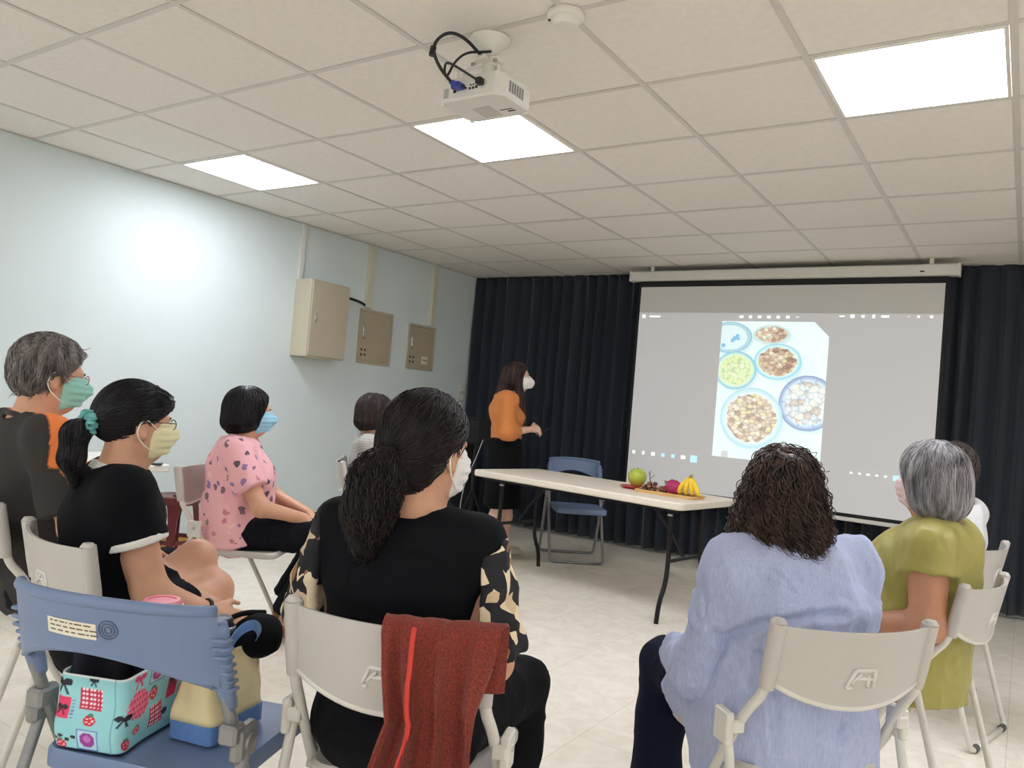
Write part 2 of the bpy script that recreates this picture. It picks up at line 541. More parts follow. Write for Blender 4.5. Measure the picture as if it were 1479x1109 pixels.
# the projected photo, painted point by point
def paint_photo(nu, nv):
    W_, H_ = 0.86, 1.135
    u, v = np.meshgrid(np.linspace(0, 1, nu), np.linspace(0, 1, nv), indexing='ij')
    u = u.ravel()
    v = v.ravel()
    x = u * 693
    y = v * 915
    rng = np.random.RandomState(4)
    C = np.tile(np.array([226., 246, 246]), (len(u), 1))
    C += (vnoise(np.stack([u * 5, v * 6, u * 0], 1), 3)[:, None] - .5) * 14
    def worley(sx, sy, seed):
        P = np.stack([x / sx, y / sy], 1)
        I = np.floor(P).astype(int)
        best = np.full(len(u), 9.)
        sec = np.full(len(u), 9.)
        cid = np.zeros(len(u))
        for a in (-1, 0, 1):
            for b in (-1, 0, 1):
                J = I + [a, b]
                z = np.zeros(len(u), int)
                h1 = _hash(J[:, 0], J[:, 1], z, seed)
                h2 = _hash(J[:, 0], J[:, 1], z + 7, seed)
                d = np.hypot(J[:, 0] + h1 - P[:, 0], J[:, 1] + h2 - P[:, 1])
                m_ = d < best
                sec = np.where(m_, best, np.minimum(sec, d))
                cid = np.where(m_, h1 * .5 + h2 * .5, cid)
                best = np.minimum(best, d)
        return best, sec - best, cid
    def bowl(cx, cy, rx, ry, rim, inside, fill=None, fr=.8, pal=None, cell=(30, 22), seed=1, shadow=True):
        d = np.hypot((x - cx) / rx, (y - cy) / ry)
        if shadow:
            ds = np.hypot((x - cx - 12) / rx, (y - cy - 14) / ry)
            s = np.clip((1.08 - ds) / .12, 0, 1)[:, None] * .22
            C[:] = C * (1 - s) + np.array([120, 150, 170]) * s
        m_ = d < 1
        C[m_] = inside
        m2 = (d < 1) & (d > .93)
        C[m2] = rim
        m3 = (d < .93) & (d > .86)
        C[m3] = np.array(inside) * .5 + np.array(rim) * .5
        if fill is not None:
            e, g, cid = worley(*cell, seed)
            wob = fr + .08 * (vnoise(np.stack([x / 25, y / 25, x * 0], 1), seed) - .5)
            m4 = d < wob
            pc = np.array(pal, float)[(cid * 997).astype(int) % len(pal)]
            sh = np.clip(g / .14, .0, 1)[:, None]
            col = pc * (.80 + .20 * sh) * (1.06 - .22 * e[:, None]) + (vnoise(np.stack([x / 7, y / 7, x * 0], 1), seed)[:, None] - .5) * 34
            C[m4] = col[m4]
    bowl(60, 110, 150, 105, (120, 175, 205), (216, 240, 246))
    dd = np.hypot((x - 60) / 150, (y - 110) / 105)
    mm = (dd < .86) & (dd > .80)
    C[mm] = (150, 190, 205)
    for cx, cy, r in ((95, 115, 16), (112, 98, 13), (80, 130, 14), (120, 118, 11), (20, 165, 15)):
        C[np.hypot(x - cx, y - cy) < r] = (105, 175, 225)
    bowl(335, 85, 118, 62, (170, 205, 205), (226, 240, 236), True, .86, [(196, 158, 132), (222, 196, 170), (160, 112, 92), (232, 226, 206), (214, 170, 140)], (26, 20), 5)
    bowl(385, 262, 152, 118, (130, 200, 220), (212, 242, 246), True, .80, [(176, 128, 100), (214, 180, 150), (140, 92, 74), (232, 214, 192), (190, 150, 118), (206, 190, 140)], (30, 24), 2)
    bowl(115, 330, 140, 128, (120, 185, 215), (214, 236, 196), True, .74, [(226, 242, 176), (220, 238, 172), (232, 244, 190), (222, 238, 160)], (34, 26), 8)
    bowl(590, 520, 178, 178, (120, 140, 185), (196, 214, 238), True, .78, [(236, 240, 240), (222, 228, 232), (240, 238, 228), (210, 216, 226), (206, 190, 178)], (44, 34), 3)
    for k in range(10):
        a = k * .628
        m_ = (np.abs((x - 590) * math.sin(a) - (y - 520) * math.cos(a)) < 4) & (np.hypot(x - 590, y - 520) < 168) & (np.hypot(x - 590, y - 520) > 138)
        C[m_] = (140, 160, 205)
    bowl(240, 640, 205, 200, (176, 214, 226), (222, 240, 246), True, .80, [(226, 204, 178), (206, 176, 150), (238, 224, 200), (176, 140, 118), (232, 214, 160), (214, 190, 170)], (34, 24), 11)
    # lower left: grey notch with a bright sliver
    m_ = (x < 110) & (y > 872 - 0 * x) & (x > 60)
    C[m_] = (196, 194, 190)
    C = np.clip(C, 0, 255) * .72 + np.array([214., 232, 232]) * .28
    C = C / 255.
    Cl = np.where(C <= .04045, C / 12.92, ((C + .055) / 1.055) ** 2.4)
    X = (u - .5) * W_
    Z = (.5 - v) * H_
    return X, Z, Cl
nu, nv = 190, 250
X, Z, Cl = paint_photo(nu, nv)
V = np.stack([X, np.zeros_like(X), Z], 1)
i, j = np.meshgrid(np.arange(nu - 1), np.arange(nv - 1), indexing='ij')
q = (i * nv + j).ravel()
Fq = np.stack([q, q + 1, q + nv + 1, q + nv], 1)
cx = V[Fq].mean(1)
keep = ~((cx[:, 0] - .43) + (cx[:, 2] - .5675) > -.115)        # cut corner at the upper right
Fq = Fq[keep]
m_photo = mat('projected_photo', (255, 255, 255), 0.8, attr='Col', estr=0.33)
ph = link('projected_photo', mesh_from('projected_photo', V, Fq, False, Cl), m_photo, sc, (-.007, -.002, 1.513))
m_icon = mat('projected_icon', (235, 238, 238), 0.8, emit=(240, 244, 244), estr=0.40)
m_icon2 = mat('projected_icon_blue', (170, 215, 232), 0.8, emit=(170, 215, 235), estr=0.45)
def icon(x, z, w, hh, m=m_icon, name='screen_icon'):
    MB().box((x - 1.752 * 0 - w / 2, -.0026, z - hh / 2), (x + w / 2, -.0014, z + hh / 2)).build(name, m, sc)
L = lambda X_: X_ + 1.752
for X_, w, hh in ((-2.905, .03, .03), (-2.80, .10, .016)):
    icon(L(X_), 2.115, w, hh)
for k, w in enumerate((.034, .026, .03, .03, .026, .03, .026)):
    icon(L(-2.03 + k * .075), 2.118, w, .022 if k != 6 else .006)
for X_, w, hh in ((-1.245, .04, .010), (-1.17, .03, .026), (-1.095, .022, .02), (-1.02, .018, .026), (-.94, .055, .016), (-.78, .02, .004), (-.715, .018, .018), (-.63, .02, .018)):
    icon(L(X_), 2.128, w, hh)
for k, (w, mm) in enumerate(((.026, m_icon), (.02, m_icon), (.035, m_icon), (.03, m_icon2), (.03, m_icon2), (.04, m_icon))):
    icon(L(-2.90 + k * .092), .905, w, .03, mm)
icon(L(-2.345), .90, .06, .06, m_icon2)
for k, w in enumerate((.02, .02, .025, .02, .02)):
    icon(L(-1.10 + k * .06), .93, w, .014)
icon(L(-.78), .925, .06, .04, m_icon2)
# ------------------------------------------------------------------ fittings on the left wall
m_beige = mat('beige_enamel', (192, 184, 160), 0.45, 0.03, 6)
m_beige2 = mat('panel_enamel', (178, 166, 142), 0.4, 0.03, 6)
m_steel = mat('brushed_steel', (190, 190, 188), 0.35, metal=0.9)
m_pvc = mat('pvc_trunking', (214, 216, 208), 0.5)
m_pvc2 = mat('pvc_trunking_cream', (206, 204, 180), 0.5)
m_dark = mat('dark_plastic', (28, 26, 28), 0.5)
m_label = mat('printed_label', (226, 220, 200), 0.6)

eb = thing('electrical_cabinet', 'large beige box cabinet standing out from the left wall', 'cabinet', (WX0, 4.27, 1.478))
MB().box((0, 0, 0), (.19, .42, .625), .004).build('body', m_beige, eb)
dr = MB().box((.191, .008, .008), (.206, .412, .617), .004).build('door', mat('cabinet_door', (178, 168, 148), 0.45, 0.02, 5), eb)
MB().box((.206, .045, .28), (.212, .062, .36), .002).box((.212, .049, .30), (.222, .058, .335), .002).build('handle', m_steel, dr)

def wall_panel(y0, y1, z0, z1, label, sockets):
    t = thing('breaker_panel', label, 'electrical panel', (WX0, y0, z0), group='flush breaker panels on the left wall')
    w, hh = y1 - y0, z1 - z0
    f = MB()
    b = .022
    f.box((0, 0, 0), (.012, w, b), .002).box((0, 0, hh - b), (.012, w, hh), .002).box((0, 0, b), (.012, b, hh - b), .002).box((0, w - b, b), (.012, w, hh - b), .002)
    f.build('frame', m_beige2, t)
    d = MB().box((.001, b + .003, b + .003), (.009, w - b - .003, hh - b - .003), .002).build('door', m_beige2, t)
    MB().box((.009, b + .032, hh * .50), (.014, b + .048, hh * .70), .003).build('handle', mat('chrome', (215, 213, 205), .25, metal=.8), d)
    MB().lathe([(0, .004), (.006, .004), (.006, 0)], 12, (.014, b + .040, hh * .46), 0).build('lock', m_dark, d)
    for a in range(2):
        for c in range(2):
            MB().lathe([(0, .0012), (.011, .0012), (.011, 0)], 12, (.009, b + .03 + a * .045, hh * .16 + c * .045), 0).build('vent_hole', m_dark, d)
    if sockets:
        s = MB().box((.009, w * .55, hh * .14), (.014, w * .55 + .085, hh * .14 + .075), .002).build('name_plate', m_label, d)
        for a in range(3):
            MB().box((.014, w * .55 + .012 + a * .024, hh * .14 + .03), (.0146, w * .55 + .024 + a * .024, hh * .14 + .045)).build('mark', m_dark, s)
    return t
wall_panel(5.018, 5.452, 1.488, 1.978, 'taller tan breaker panel set into the wall beside the box cabinet', False)
wall_panel(5.683, 6.088, 1.495, 1.933, 'smaller tan breaker panel with a white plate, nearest the curtain', True)
tag(MB().box((WX0, 4.272, 2.10), (WX0 + .026, 4.318, CEIL), .003).build('cable_trunking', m_pvc), 'thin white cable trunking rising from the box cabinet', 'trunking', 'cable trunking on the left wall')
tag(MB().box((WX0, 5.06, 1.99), (WX0 + .03, 5.135, CEIL), .003).build('cable_trunking', m_pvc2), 'wide cream cable trunking above the taller breaker panel', 'trunking', 'cable trunking on the left wall')
tag(MB().box((WX0, 5.975, 1.945), (WX0 + .03, 6.035, CEIL), .003).build('cable_trunking', m_pvc2), 'cream cable trunking above the smaller breaker panel', 'trunking', 'cable trunking on the left wall')
tag(MB().tube([(WX0 + .1, 4.68, 2.035), (WX0 + .03, 4.80, 2.04), (WX0 + .012, 5.0, 2.03), (WX0 + .012, 5.09, 2.0)], .011, 10, True, 2).build('cable', m_dark, smooth=True), 'short dark cable running from the box cabinet to the trunking', 'cable')
so = thing('wall_socket', 'small grey switch plate on the wall beside the curtain', 'switch', (WX0, 6.60, 1.27))
MB().box((0, -.045, -.06), (.014, .045, .06), .003).build('plate', mat('switch_grey', (178, 182, 180), .5), so)
MB().box((.014, -.03, -.03), (.019, .03, .03), .002).build('rocker', m_pvc, so)
MB().box((.006, -.03, .06), (.02, .03, .13), .003).build('upper_plate', m_pvc, so)
struct('trim_1', MB().box((WX0, 6.585, .10), (WX0 + .02, 6.625, 1.20), .002).mesh('trim_1'), m_pvc)

# ------------------------------------------------------------------ smoke detector, projector
m_white = mat('white_plastic', (226, 224, 216), 0.4)
m_offw = mat('projector_white', (219, 217, 210), 0.42, 0.01, 8)
sd = thing('smoke_detector', 'round white smoke detector on the ceiling near the projector', 'smoke detector', (-1.372, 2.211, CEIL))
MB().lathe([(0, 0), (.062, 0), (.064, -.012), (.058, -.02), (.05, -.022)], 28).build('base', m_white, sd, smooth=True)
MB().lathe([(.05, -.02), (.047, -.036), (.04, -.045), (.022, -.048), (0, -.048)], 28).build('dome', m_white, sd, smooth=True)
MB().box((-.052, -.028, -.026), (-.046, -.022, -.018)).build('indicator', m_dark, sd)

pj = thing('projector', 'white video projector hanging from the ceiling with black cables', 'projector', (-1.7175, 2.26, 2.30))
hw, hd, hh = .14, .104, .085
body = MB()
prof = [(-hw + .02, -hd), (hw - .03, -hd), (hw, -hd + .03), (hw, hd - .025), (hw - .03, hd), (-hw + .03, hd), (-hw, hd - .03), (-hw, -hd + .02)]
ring = lambda s, z: [(x * s, y * s, z) for x, y in prof]
lv = [ring(.965, 0), ring(1.0, .008), ring(1.0, .07), ring(.95, .085)]
VV = [p for r in lv for p in r]
FF = []
n8 = len(prof)
for a in range(3):
    for k in range(n8):
        FF.append((a * n8 + k, a * n8 + (k + 1) % n8, (a + 1) * n8 + (k + 1) % n8, (a + 1) * n8 + k))
FF += [tuple(range(n8 - 1, -1, -1)), tuple(3 * n8 + k for k in range(n8))]
bd = body.add(VV, FF).build('body', m_offw, pj)
for k in range(6):
    MB().box((hw - .001, -.055 + k * .016, .022), (hw + .001, -.045 + k * .016, .062)).build('vent_slat', mat('vent_grey', (120, 122, 122), .6), bd)
MB().box((-.075, -hd - .0012, .026), (.055, -hd + .002, .058), .001).build('port_panel', m_white, pj)
for k, (x, z, w, hh2) in enumerate(((-.062, .034, .014, .014), (-.012 + .02, .046, .006, .006), (.02, .046, .006, .006), (.006, .034, .008, .008), (.02, .034, .010, .008), (.034, .036, .010, .010))):
    MB().box((x - w / 2, -hd - .0022, z - hh2 / 2), (x + w / 2, -hd - .001, z + hh2 / 2)).build('port', m_dark, pj)
MB().box((-.115, -hd - .001, .012), (-.09, -hd + .003, .05), .002).build('side_grille', mat('grille_grey', (168, 172, 168), .6), pj)
MB().lathe([(0, .03), (.03, .03), (.034, .0), (.034, -.01)], 24, (-.06, hd, .045), 1).build('lens', m_dark, pj, smooth=True)
MB().box((-.05, -.02, -.0012), (.03, .075, .001)).build('lamp_cover', mat('proj_lower', (196, 190, 182), .5), pj)
MB().box((.045, .03, -.0016), (.10, .033, .0005)).box((.07, .045, -.0016), (.10, .053, .0005)).build('vent_slot', m_dark, pj)
for x, y in ((-.125, -.085), (.12, .085), (-.12, .085)):
    MB().lathe([(0, -.006), (.009, -.006), (.01, .001)], 12, (x, y, 0)).build('foot', m_white, pj)
mt = MB().tube([(.0, .0, .085), (.0, .0, .19)], .022, 16).box((-.055, -.02, .16), (.055, .02, .185), .004).box((-.02, -.055, .165), (.02, .055, .18), .004).build('mount', m_white, pj, smooth=True, angle=.6)
MB().lathe([(.022, .19), (.045, .225), (.07, .245), (.075, .2570), (0, .2572)], 24).build('ceiling_cup', m_white, pj, smooth=True)
for x, y in ((-.05, -.03), (.05, -.03), (.0, .06)):
    MB().lathe([(0, -.008), (.008, -.008), (.008, .0)], 10, (x, y, .165)).build('bolt', m_steel, mt)
for x, y in ((-.09, -.06), (.09, -.06), (-.09, .07), (.09, .07)):
    MB().tube([(x * .2, y * .2, .165), (x, y, .12), (x, y, .086)], .006, 8).build('mount_arm', m_white, pj, smooth=True)
m_blue = mat('vga_blue', (44, 60, 150), 0.45)
vg = MB().box((-.052, -hd - .045, .030), (-.012, -hd - .002, .050), .005).box((-.044, -hd - .062, .034), (-.020, -hd - .045, .046), .003).build('vga_plug', m_blue, pj)
for x in (-.056, -.010):
    MB().tube([(x, -hd - .028, .036), (x, -hd - .004, .036)], .004, 8).build('screw', m_dark, vg)
MB().tube([(-.034, -hd - .06, .04), (-.07, -hd - .085, .085), (-.105, -hd - .09, .15), (-.105, -hd - .075, .20), (-.07, -hd - .05, .232), (-.03, -hd - .01, .22), (-.01, -.04, .185)], .006, 10, True, 3).build('vga_cable', m_dark, pj, smooth=True)
MB().tube([(-.108, -hd - .090, .135), (-.107, -hd - .085, .168)], .011, 10).build('ferrite_core', m_dark, pj, smooth=True)
MB().box((.045, -hd - .03, .034), (.07, -hd - .002, .058), .004).build('power_plug', m_dark, pj)
MB().tube([(.055, -hd - .03, .046), (.01, -hd - .07, .075), (-.04, -hd - .075, .105), (-.07, -hd - .06, .11), (-.075, -hd - .05, .075), (-.065, -hd - .045, .07), (-.045, -hd - .04, .12), (-.02, -hd - .01, .165), (.01, -.045, .19), (.03, -.03, .195)], .0045, 8, True, 3).build('power_cable', m_dark, pj, smooth=True)

# ------------------------------------------------------------------ folding table with fruit
m_ttop = mat('table_plastic', (232, 222, 206), 0.45, 0.02, 40, 0.05, 400)
m_tleg = mat('black_steel', (22, 22, 24), 0.35, metal=0.3)
TA = math.radians(-8.6)
ft = thing('folding_table', 'long cream folding table with black legs in front of the screen', 'table', (-2.44, 4.855, 0), TA)
TLh, TDh = .858, .37
def rrect(hx, hy, r, n=6):
    P = []
    for cx_, cy_, a0 in ((hx - r, hy - r, 0), (-hx + r, hy - r, 90), (-hx + r, -hy + r, 180), (hx - r, -hy + r, 270)):
        for k in range(n + 1):
            a = math.radians(a0 + 90 * k / n)
            P.append((cx_ + r * math.cos(a), cy_ + r * math.sin(a)))
    return P
def slab(name, hx, hy, r, z0, z1, m, parent, bev=.006, n=6):
    P0 = rrect(hx - bev, hy - bev, max(r - bev, .002), n)
    P1 = rrect(hx, hy, r, n)
    k = len(P0)
    V = [(x, y, z0) for x, y in P0] + [(x, y, z0 + bev) for x, y in P1] + [(x, y, z1 - bev) for x, y in P1] + [(x, y, z1) for x, y in P0]
    F = [tuple(range(k - 1, -1, -1)), tuple(3 * k + i for i in range(k))]
    for a in range(3):
        F += [(a * k + i, a * k + (i + 1) % k, (a + 1) * k + (i + 1) % k, (a + 1) * k + i) for i in range(k)]
    return MB().add(V, F).build(name, m, parent, smooth=True, angle=.6)
slab('table_top', TLh, TDh, .045, .695, .74, m_ttop, ft, .008)
MB().box((-TLh + .05, -.30, .672), (TLh - .05, -.27, .695)).build('rail', m_tleg, ft)
MB().box((-TLh + .05, .27, .672), (TLh - .05, .30, .695)).build('rail', m_tleg, ft)
for sx in (-1, 1):
    x0 = sx * .70
    for sy in (-1, 1):
        MB().tube([(x0, sy * .20, .69), (x0 + sx * .005, sy * .20, .34), (x0 + sx * .01, sy * .225, .22), (x0 + sx * .012, sy * .285, .12), (x0 + sx * .012, sy * .30, .0)], .0145, 12, True, 2).build('leg', m_tleg, ft, smooth=True)
    MB().tube([(x0 + sx * .004, -.20, .36), (x0 + sx * .004, .20, .36)], .012, 10).build('cross_bar', m_tleg, ft, smooth=True)
    MB().tube([(x0, -.20, .675), (x0, .20, .675)], .014, 10).build('hinge_bar', m_tleg, ft, smooth=True)
    MB().tube([(x0, .0, .36), (x0 - sx * .10, 0, .5), (x0 - sx * .28, 0, .685)], .009, 8).build('brace', m_tleg, ft, smooth=True)
    MB().box((x0 - .014, -.222, .635), (x0 + .02, -.205, .648), .003).build('latch', m_steel, ft)

def on_table(x, y):
    return (-2.44 + x * math.cos(TA) - y * math.sin(TA), 4.855 + x * math.sin(TA) + y * math.cos(TA))
# red plate + pomelo
m_red = mat('red_plastic', (190, 34, 44), 0.35)
px_, py_ = -2.16, 4.86
rp = thing('plate', 'red plastic plate under the green pomelo on the table', 'plate', (px_, py_, .74))
MB().lathe([(0, .004), (.075, .004), (.105, .016), (.108, .016), (.08, 0), (0, 0)], 36).build('dish', m_red, rp, smooth=True)
MB().box((.095, -.06, .010), (.14, -.03, .016), .002).build('plate_handle', m_red, rp)
def ball_mesh(name, f, nu=28, nv=18):
    V, F = grid_vf(f, nu, nv, True)
    return MB().add(V, F).mesh(name, True)
def sph(rx, rz, pin=0.0, pole=0.0):
    def f(u, v):
        a = 2 * PI * u
        t = PI * v
        r = rx * math.sin(t) * (1 - pin * math.cos(t))
        z = -rz * math.cos(t) * 1.0 - pole * math.exp(-((t - PI) / .22) ** 2) * rz
        return (r * math.cos(a), r * math.sin(a), z)
    return f
pm = tag(link('pomelo', ball_mesh('pomelo', sph(.062, .064, .12, .08)), mat('pomelo_peel', (176, 186, 70), 0.45, 0.10, 14, 0.4, 160), None, (px_ + .0, py_ + .01, .748 + .0630)), 'round yellow-green pomelo on the red plate', 'fruit')
link('stem', MB().tube([(0, 0, .052), (.002, 0, .066)], .004, 8).mesh('stem', True), mat('fruit_stem', (70, 80, 40), .8), pm)
# bamboo tray
m_bam = mat('bamboo_tray', (210, 172, 108), 0.5, 0.12, 5, stretch=(1, 14, 1))
tx, ty = -1.87, 4.735
TR = math.radians(-5)
tr = thing('serving_tray', 'long pale bamboo tray holding fruit on the table', 'tray', (tx, ty, .74), TR)
slab('base', .205, .088, .03, 0, .008, m_bam, tr, .002)
rim = MB()
for a, b in (((-.205, -.088), (.205, -.078)), ((-.205, .078), (.205, .088)), ((-.205, -.078), (-.195, .078)), ((.195, -.078), (.205, .078))):
    rim.box((a[0], a[1], .008), (b[0], b[1], .020), .002)
rim.build('rim', m_bam, tr)
def on_tray(x, y):
    return (tx + x * math.cos(TR) - y * math.sin(TR), ty + x * math.sin(TR) + y * math.cos(TR))
# longans / grapes
m_lon = [mat('longan_brown', (120, 80, 58), 0.6, 0.2, 60), mat('longan_light', (150, 108, 74), 0.6, 0.2, 60), mat('longan_dark', (84, 56, 52), 0.6, 0.2, 60)]
lon_me = [ball_mesh('longan', sph(.0125, .012), 14, 9) for _ in m_lon]
for k, mm in enumerate(m_lon):
    lon_me[k].materials.append(mm)
rnd = random.Random(5)
k = 0
pos = []
for layer, zz, cnt in ((0, .0202, 17), (1, .0395, 9), (2, .0580, 4)):
    tries = 0
    c0 = 0
    while c0 < cnt and tries < 3000:
        tries += 1
        x = rnd.uniform(-.188 + layer * .02, -.045 - layer * .018)
        y = rnd.uniform(-.062 + layer * .018, .062 - layer * .018)
        if all((x - a) ** 2 + (y - b) ** 2 + (zz - c) ** 2 > .0235 ** 2 for a, b, c in pos):
            pos.append((x, y, zz))
            c0 += 1
gv = None
for (x, y, zz) in pos:
    p = on_tray(x, y)
    tag(link('longan', lon_me[k % 3], None, None, (p[0], p[1], .74 + zz)), 'small round brown longan in the heap on the bamboo tray', 'fruit', 'longans heaped on the tray')
    k += 1
sp = on_tray(-.13, .0)
tag(MB().tube([(-.01, 0, .0), (-.018, .004, .03), (-.02, 0, .062), (-.012, -.003, .085)], [.003, .0025, .002, .0015], 6, True, 2).tube([(-.018, .004, .03), (.006, .0, .048), (.012, 0, .058)], .0018, 6).tube([(-.02, 0, .05), (-.03, .0, .075)], .0015, 6).build('fruit_stalk', mat('twig', (74, 62, 48), .8), None, (sp[0], sp[1], .74 + .058), smooth=True), 'thin woody stalk sticking up from the longans', 'stalk')
# dragon fruit
def dragon(u, v):
    a = 2 * PI * u
    t = PI * v
    r = .046 * math.sin(t) ** .85 * (1 + .05 * math.sin(6 * a + 5 * t))
    return (r * math.cos(a) * .95, -.062 * math.cos(t), r * math.sin(a))
dp = on_tray(.018, .012)
df = tag(link('dragon_fruit', ball_mesh('dragon_fruit', dragon), mat('dragon_skin', (176, 34, 96), 0.45, 0.18, 18), None, (dp[0], dp[1], .74 + .008 + .0455), TR + 1.2), 'magenta dragon fruit between the longans and the bananas', 'fruit')
m_scale = mat('dragon_scale', (140, 60, 86), 0.5, col2=(120, 110, 70), vscale=30)
for q in range(16):
    a = q * 2.4
    t = .5 + (q / 15) * 2.1
    b = np.array(dragon(a / (2 * PI) % 1, t / PI))
    nn = np.array([math.cos(a), .3, math.sin(a)])
    nn /= np.linalg.norm(nn)
    s1 = np.cross(nn, (0, 1, 0))
    s1 /= np.linalg.norm(s1)
    tip = b + np.array([0, .02, 0]) + nn * .012
    MB().add([b + s1 * .012 - nn * .001, b - s1 * .012 - nn * .001, tip, b - nn * .005 + np.array([0, .004, 0])], [(0, 2, 1), (0, 1, 3), (0, 3, 2), (1, 2, 3)]).build('scale', m_scale, df)
# banana bunch
m_ban = mat('banana_peel', (236, 200, 48), 0.45, 0.06, 12)
m_bt = mat('banana_tip', (74, 60, 30), 0.7)
bp_ = on_tray(.130, .005)
bb = thing('banana_bunch', 'bunch of ripe yellow bananas standing on the bamboo tray', 'fruit', (bp_[0], bp_[1], .748), TR)
for q in range(8):
    f = (q - 3.5) / 3.5
    side = -1 if q % 2 else 1
    P = np.array([(0 + f * .008, .004 * side, .115), (f * .030, .012 * side - .004, .098), (f * .060, .030 * side * .6 - .014, .062), (f * .074, .030 * side * .6 - .014, .030), (f * .078, .02 * side * .5 - .006, .0155)])
    o = MB().tube(P, [.006, .0125, .0155, .0145, .006], 8, True, 2).build('banana', m_ban, bb, smooth=True)
    MB().tube([P[-1] + (0, 0, .001), P[-1] + (f * .004, .003, -.006)], [.0055, .003], 7).build('tip', m_bt, o, smooth=True)
MB().tube([(0, 0, .112), (.003, .002, .130), (.012, .002, .136)], [.013, .011, .007], 9).build('crown', mat('banana_crown', (150, 128, 48), .7), bb, smooth=True)

# ------------------------------------------------------------------ white side table, stool and things by the left wall
wt = thing('side_table', 'white table with rounded edge standing along the left wall', 'table', (-4.33, 1.68, 0))
def _st():
    hx, hy = .36, .95
    slab('table_top', hx, hy, .03, .695, .735, mat('table_white', (232, 230, 222), .45), wt, .006)
    for sx in (-1, 1):
        for sy in (-1, 1):
            MB().tube([(sx * .29, sy * .80, .695), (sx * .29, sy * .80, 0)], .016, 10).build('leg', m_tleg, wt, smooth=True)
    for sy in (-1, 1):
        MB().tube([(-.29, sy * .80, .25), (.29, sy * .80, .25)], .011, 8).build('cross_bar', m_tleg, wt, smooth=True)
_st()
ph_ = thing('phone', 'black phone lying on the end of the white side table', 'phone', (-4.02, 2.52, .735), .9)
MB().box((-.07, -.036, 0), (.07, .036, .009), .003).build('body', m_dark, ph_)
MB().box((-.064, -.031, .009), (.064, .031, .0098)).build('display', mat('phone_glass', (12, 12, 16), .1), ph_)
m_vase = mat('vase_white', (226, 224, 214), .35)
vz = thing('flower_pot', 'white pot of small purple flowers at the left edge behind the man', 'potted plant', (-4.15, 1.62, .735))
MB().lathe([(0, 0), (.045, 0), (.06, .075), (.055, .08), (.045, .07), (0, .07)], 24).build('pot', m_vase, vz, smooth=True)
m_pet = [mat('petal_purple', (96, 92, 160), .6), mat('petal_pale', (196, 196, 222), .6)]
rnd = random.Random(2)
for q in range(26):
    a = rnd.uniform(0, 2 * PI)
    r = rnd.uniform(0, .085)
    z = .13 + rnd.uniform(0, .055) + (.085 - r) * .3
    x, y = r * math.cos(a), r * math.sin(a)
    MB().tube([(x * .3, y * .3, .06), (x * .8, y * .8, z * .7), (x, y, z)], .0015, 5).build('stem', mat('leaf_green', (70, 110, 60), .6), vz)
    fl = MB()
    for w in range(5):
        b = w * 2 * PI / 5
        c0 = np.array([x, y, z])
        t1 = np.array([math.cos(b), math.sin(b), .25]) * .015
        t2 = np.array([-math.sin(b), math.cos(b), 0]) * .006
        fl.add([c0, c0 + t1 * .6 + t2, c0 + t1, c0 + t1 * .6 - t2, c0 + t1 * .55 - (0, 0, .002)], [(0, 1, 4), (1, 2, 4), (2, 3, 4), (3, 0, 4), (0, 3, 2, 1)])
    fl.build('flower', m_pet[q % 2], vz)
m_maroon = mat('maroon_plastic', (92, 18, 26), 0.25)
st = thing('plastic_stool', 'maroon plastic stool with rounded seat beside the left wall', 'stool', (-4.60, 3.10, 0), .5)
MB().lathe([(0, .452), (.11, .455), (.135, .460), (.148, .455), (.150, .44), (.146, .41), (.135, .405), (.12, .43), (0, .44)], 32).build('seat', m_maroon, st, smooth=True)
MB().lathe([(.0, .4605), (.02, .4605), (.022, .4535)], 14).build('seat_ring', mat('maroon_dark', (60, 14, 20), .3), st)
for q in range(4):
    a = q * PI / 2 + .4
    c, s = math.cos(a), math.sin(a)
    V = []
    for z, r, w, t in ((.44, .115, .05, .02), (.38, .125, .036, .018), (.30, .135, .026, .016), (0, .165, .022, .014)):
        for dr_, dw in ((-t, -w), (t, -w), (t, w), (-t, w)):
            V.append(((r + dr_) * c - dw * s, (r + dr_) * s + dw * c, z))
    F = []
    for a2 in range(3):
        for k2 in range(4):
            F.append((a2 * 4 + k2, a2 * 4 + (k2 + 1) % 4, a2 * 4 + 4 + (k2 + 1) % 4, a2 * 4 + 4 + k2))
    F += [(0, 1, 2, 3), (12, 13, 14, 15)]
    MB().add(V, F).build('leg', m_maroon, st)
MB().lathe([(.140, .16), (.152, .16), (.152, .185), (.140, .185), (.140, .16)], 24).build('brace_ring', m_maroon, st, smooth=True)

# black loudspeaker and stand beside the wall
bs = thing('loudspeaker', 'black loudspeaker on a stand between the wall and the presenter', 'loudspeaker', (-4.12, 5.72, 0), -.3)
MB().box((-.13, -.10, .86), (.13, .12, 1.085), .012).build('cabinet', m_black, bs)
MB().box((-.115, -.106, .875), (.115, -.10, 1.07), .002).build('grille', mat('grille_black', (20, 20, 22), .8, .3, 300), bs)
MB().tube([(0, 0, .03), (0, 0, .87)], .018, 12).build('pole', m_tleg, bs, smooth=True)
for q in range(3):
    a = q * 2 * PI / 3 + .5
    MB().tube([(0, 0, .45), (.2 * math.cos(a), .2 * math.sin(a), .012)], .011, 8).build('leg', m_tleg, bs, smooth=True)
tag(MB().tube([(-3.98, 5.62, .90), (-4.03, 5.60, .72), (-4.10, 5.58, .55), (-4.16, 5.60, .3), (-4.15, 5.62, .012)], .005, 8, True, 2).build('cable', mat('grey_cable', (168, 172, 176), .5), smooth=True), 'thin light grey cable hanging below the black loudspeaker', 'cable')
bc = thing('equipment_case', 'tall black equipment case standing against the left wall', 'case', (-4.66, 6.08, 0), -.1)
MB().box((-.17, -.15, .03), (.17, .15, .83), .015).build('body', m_black, bc)
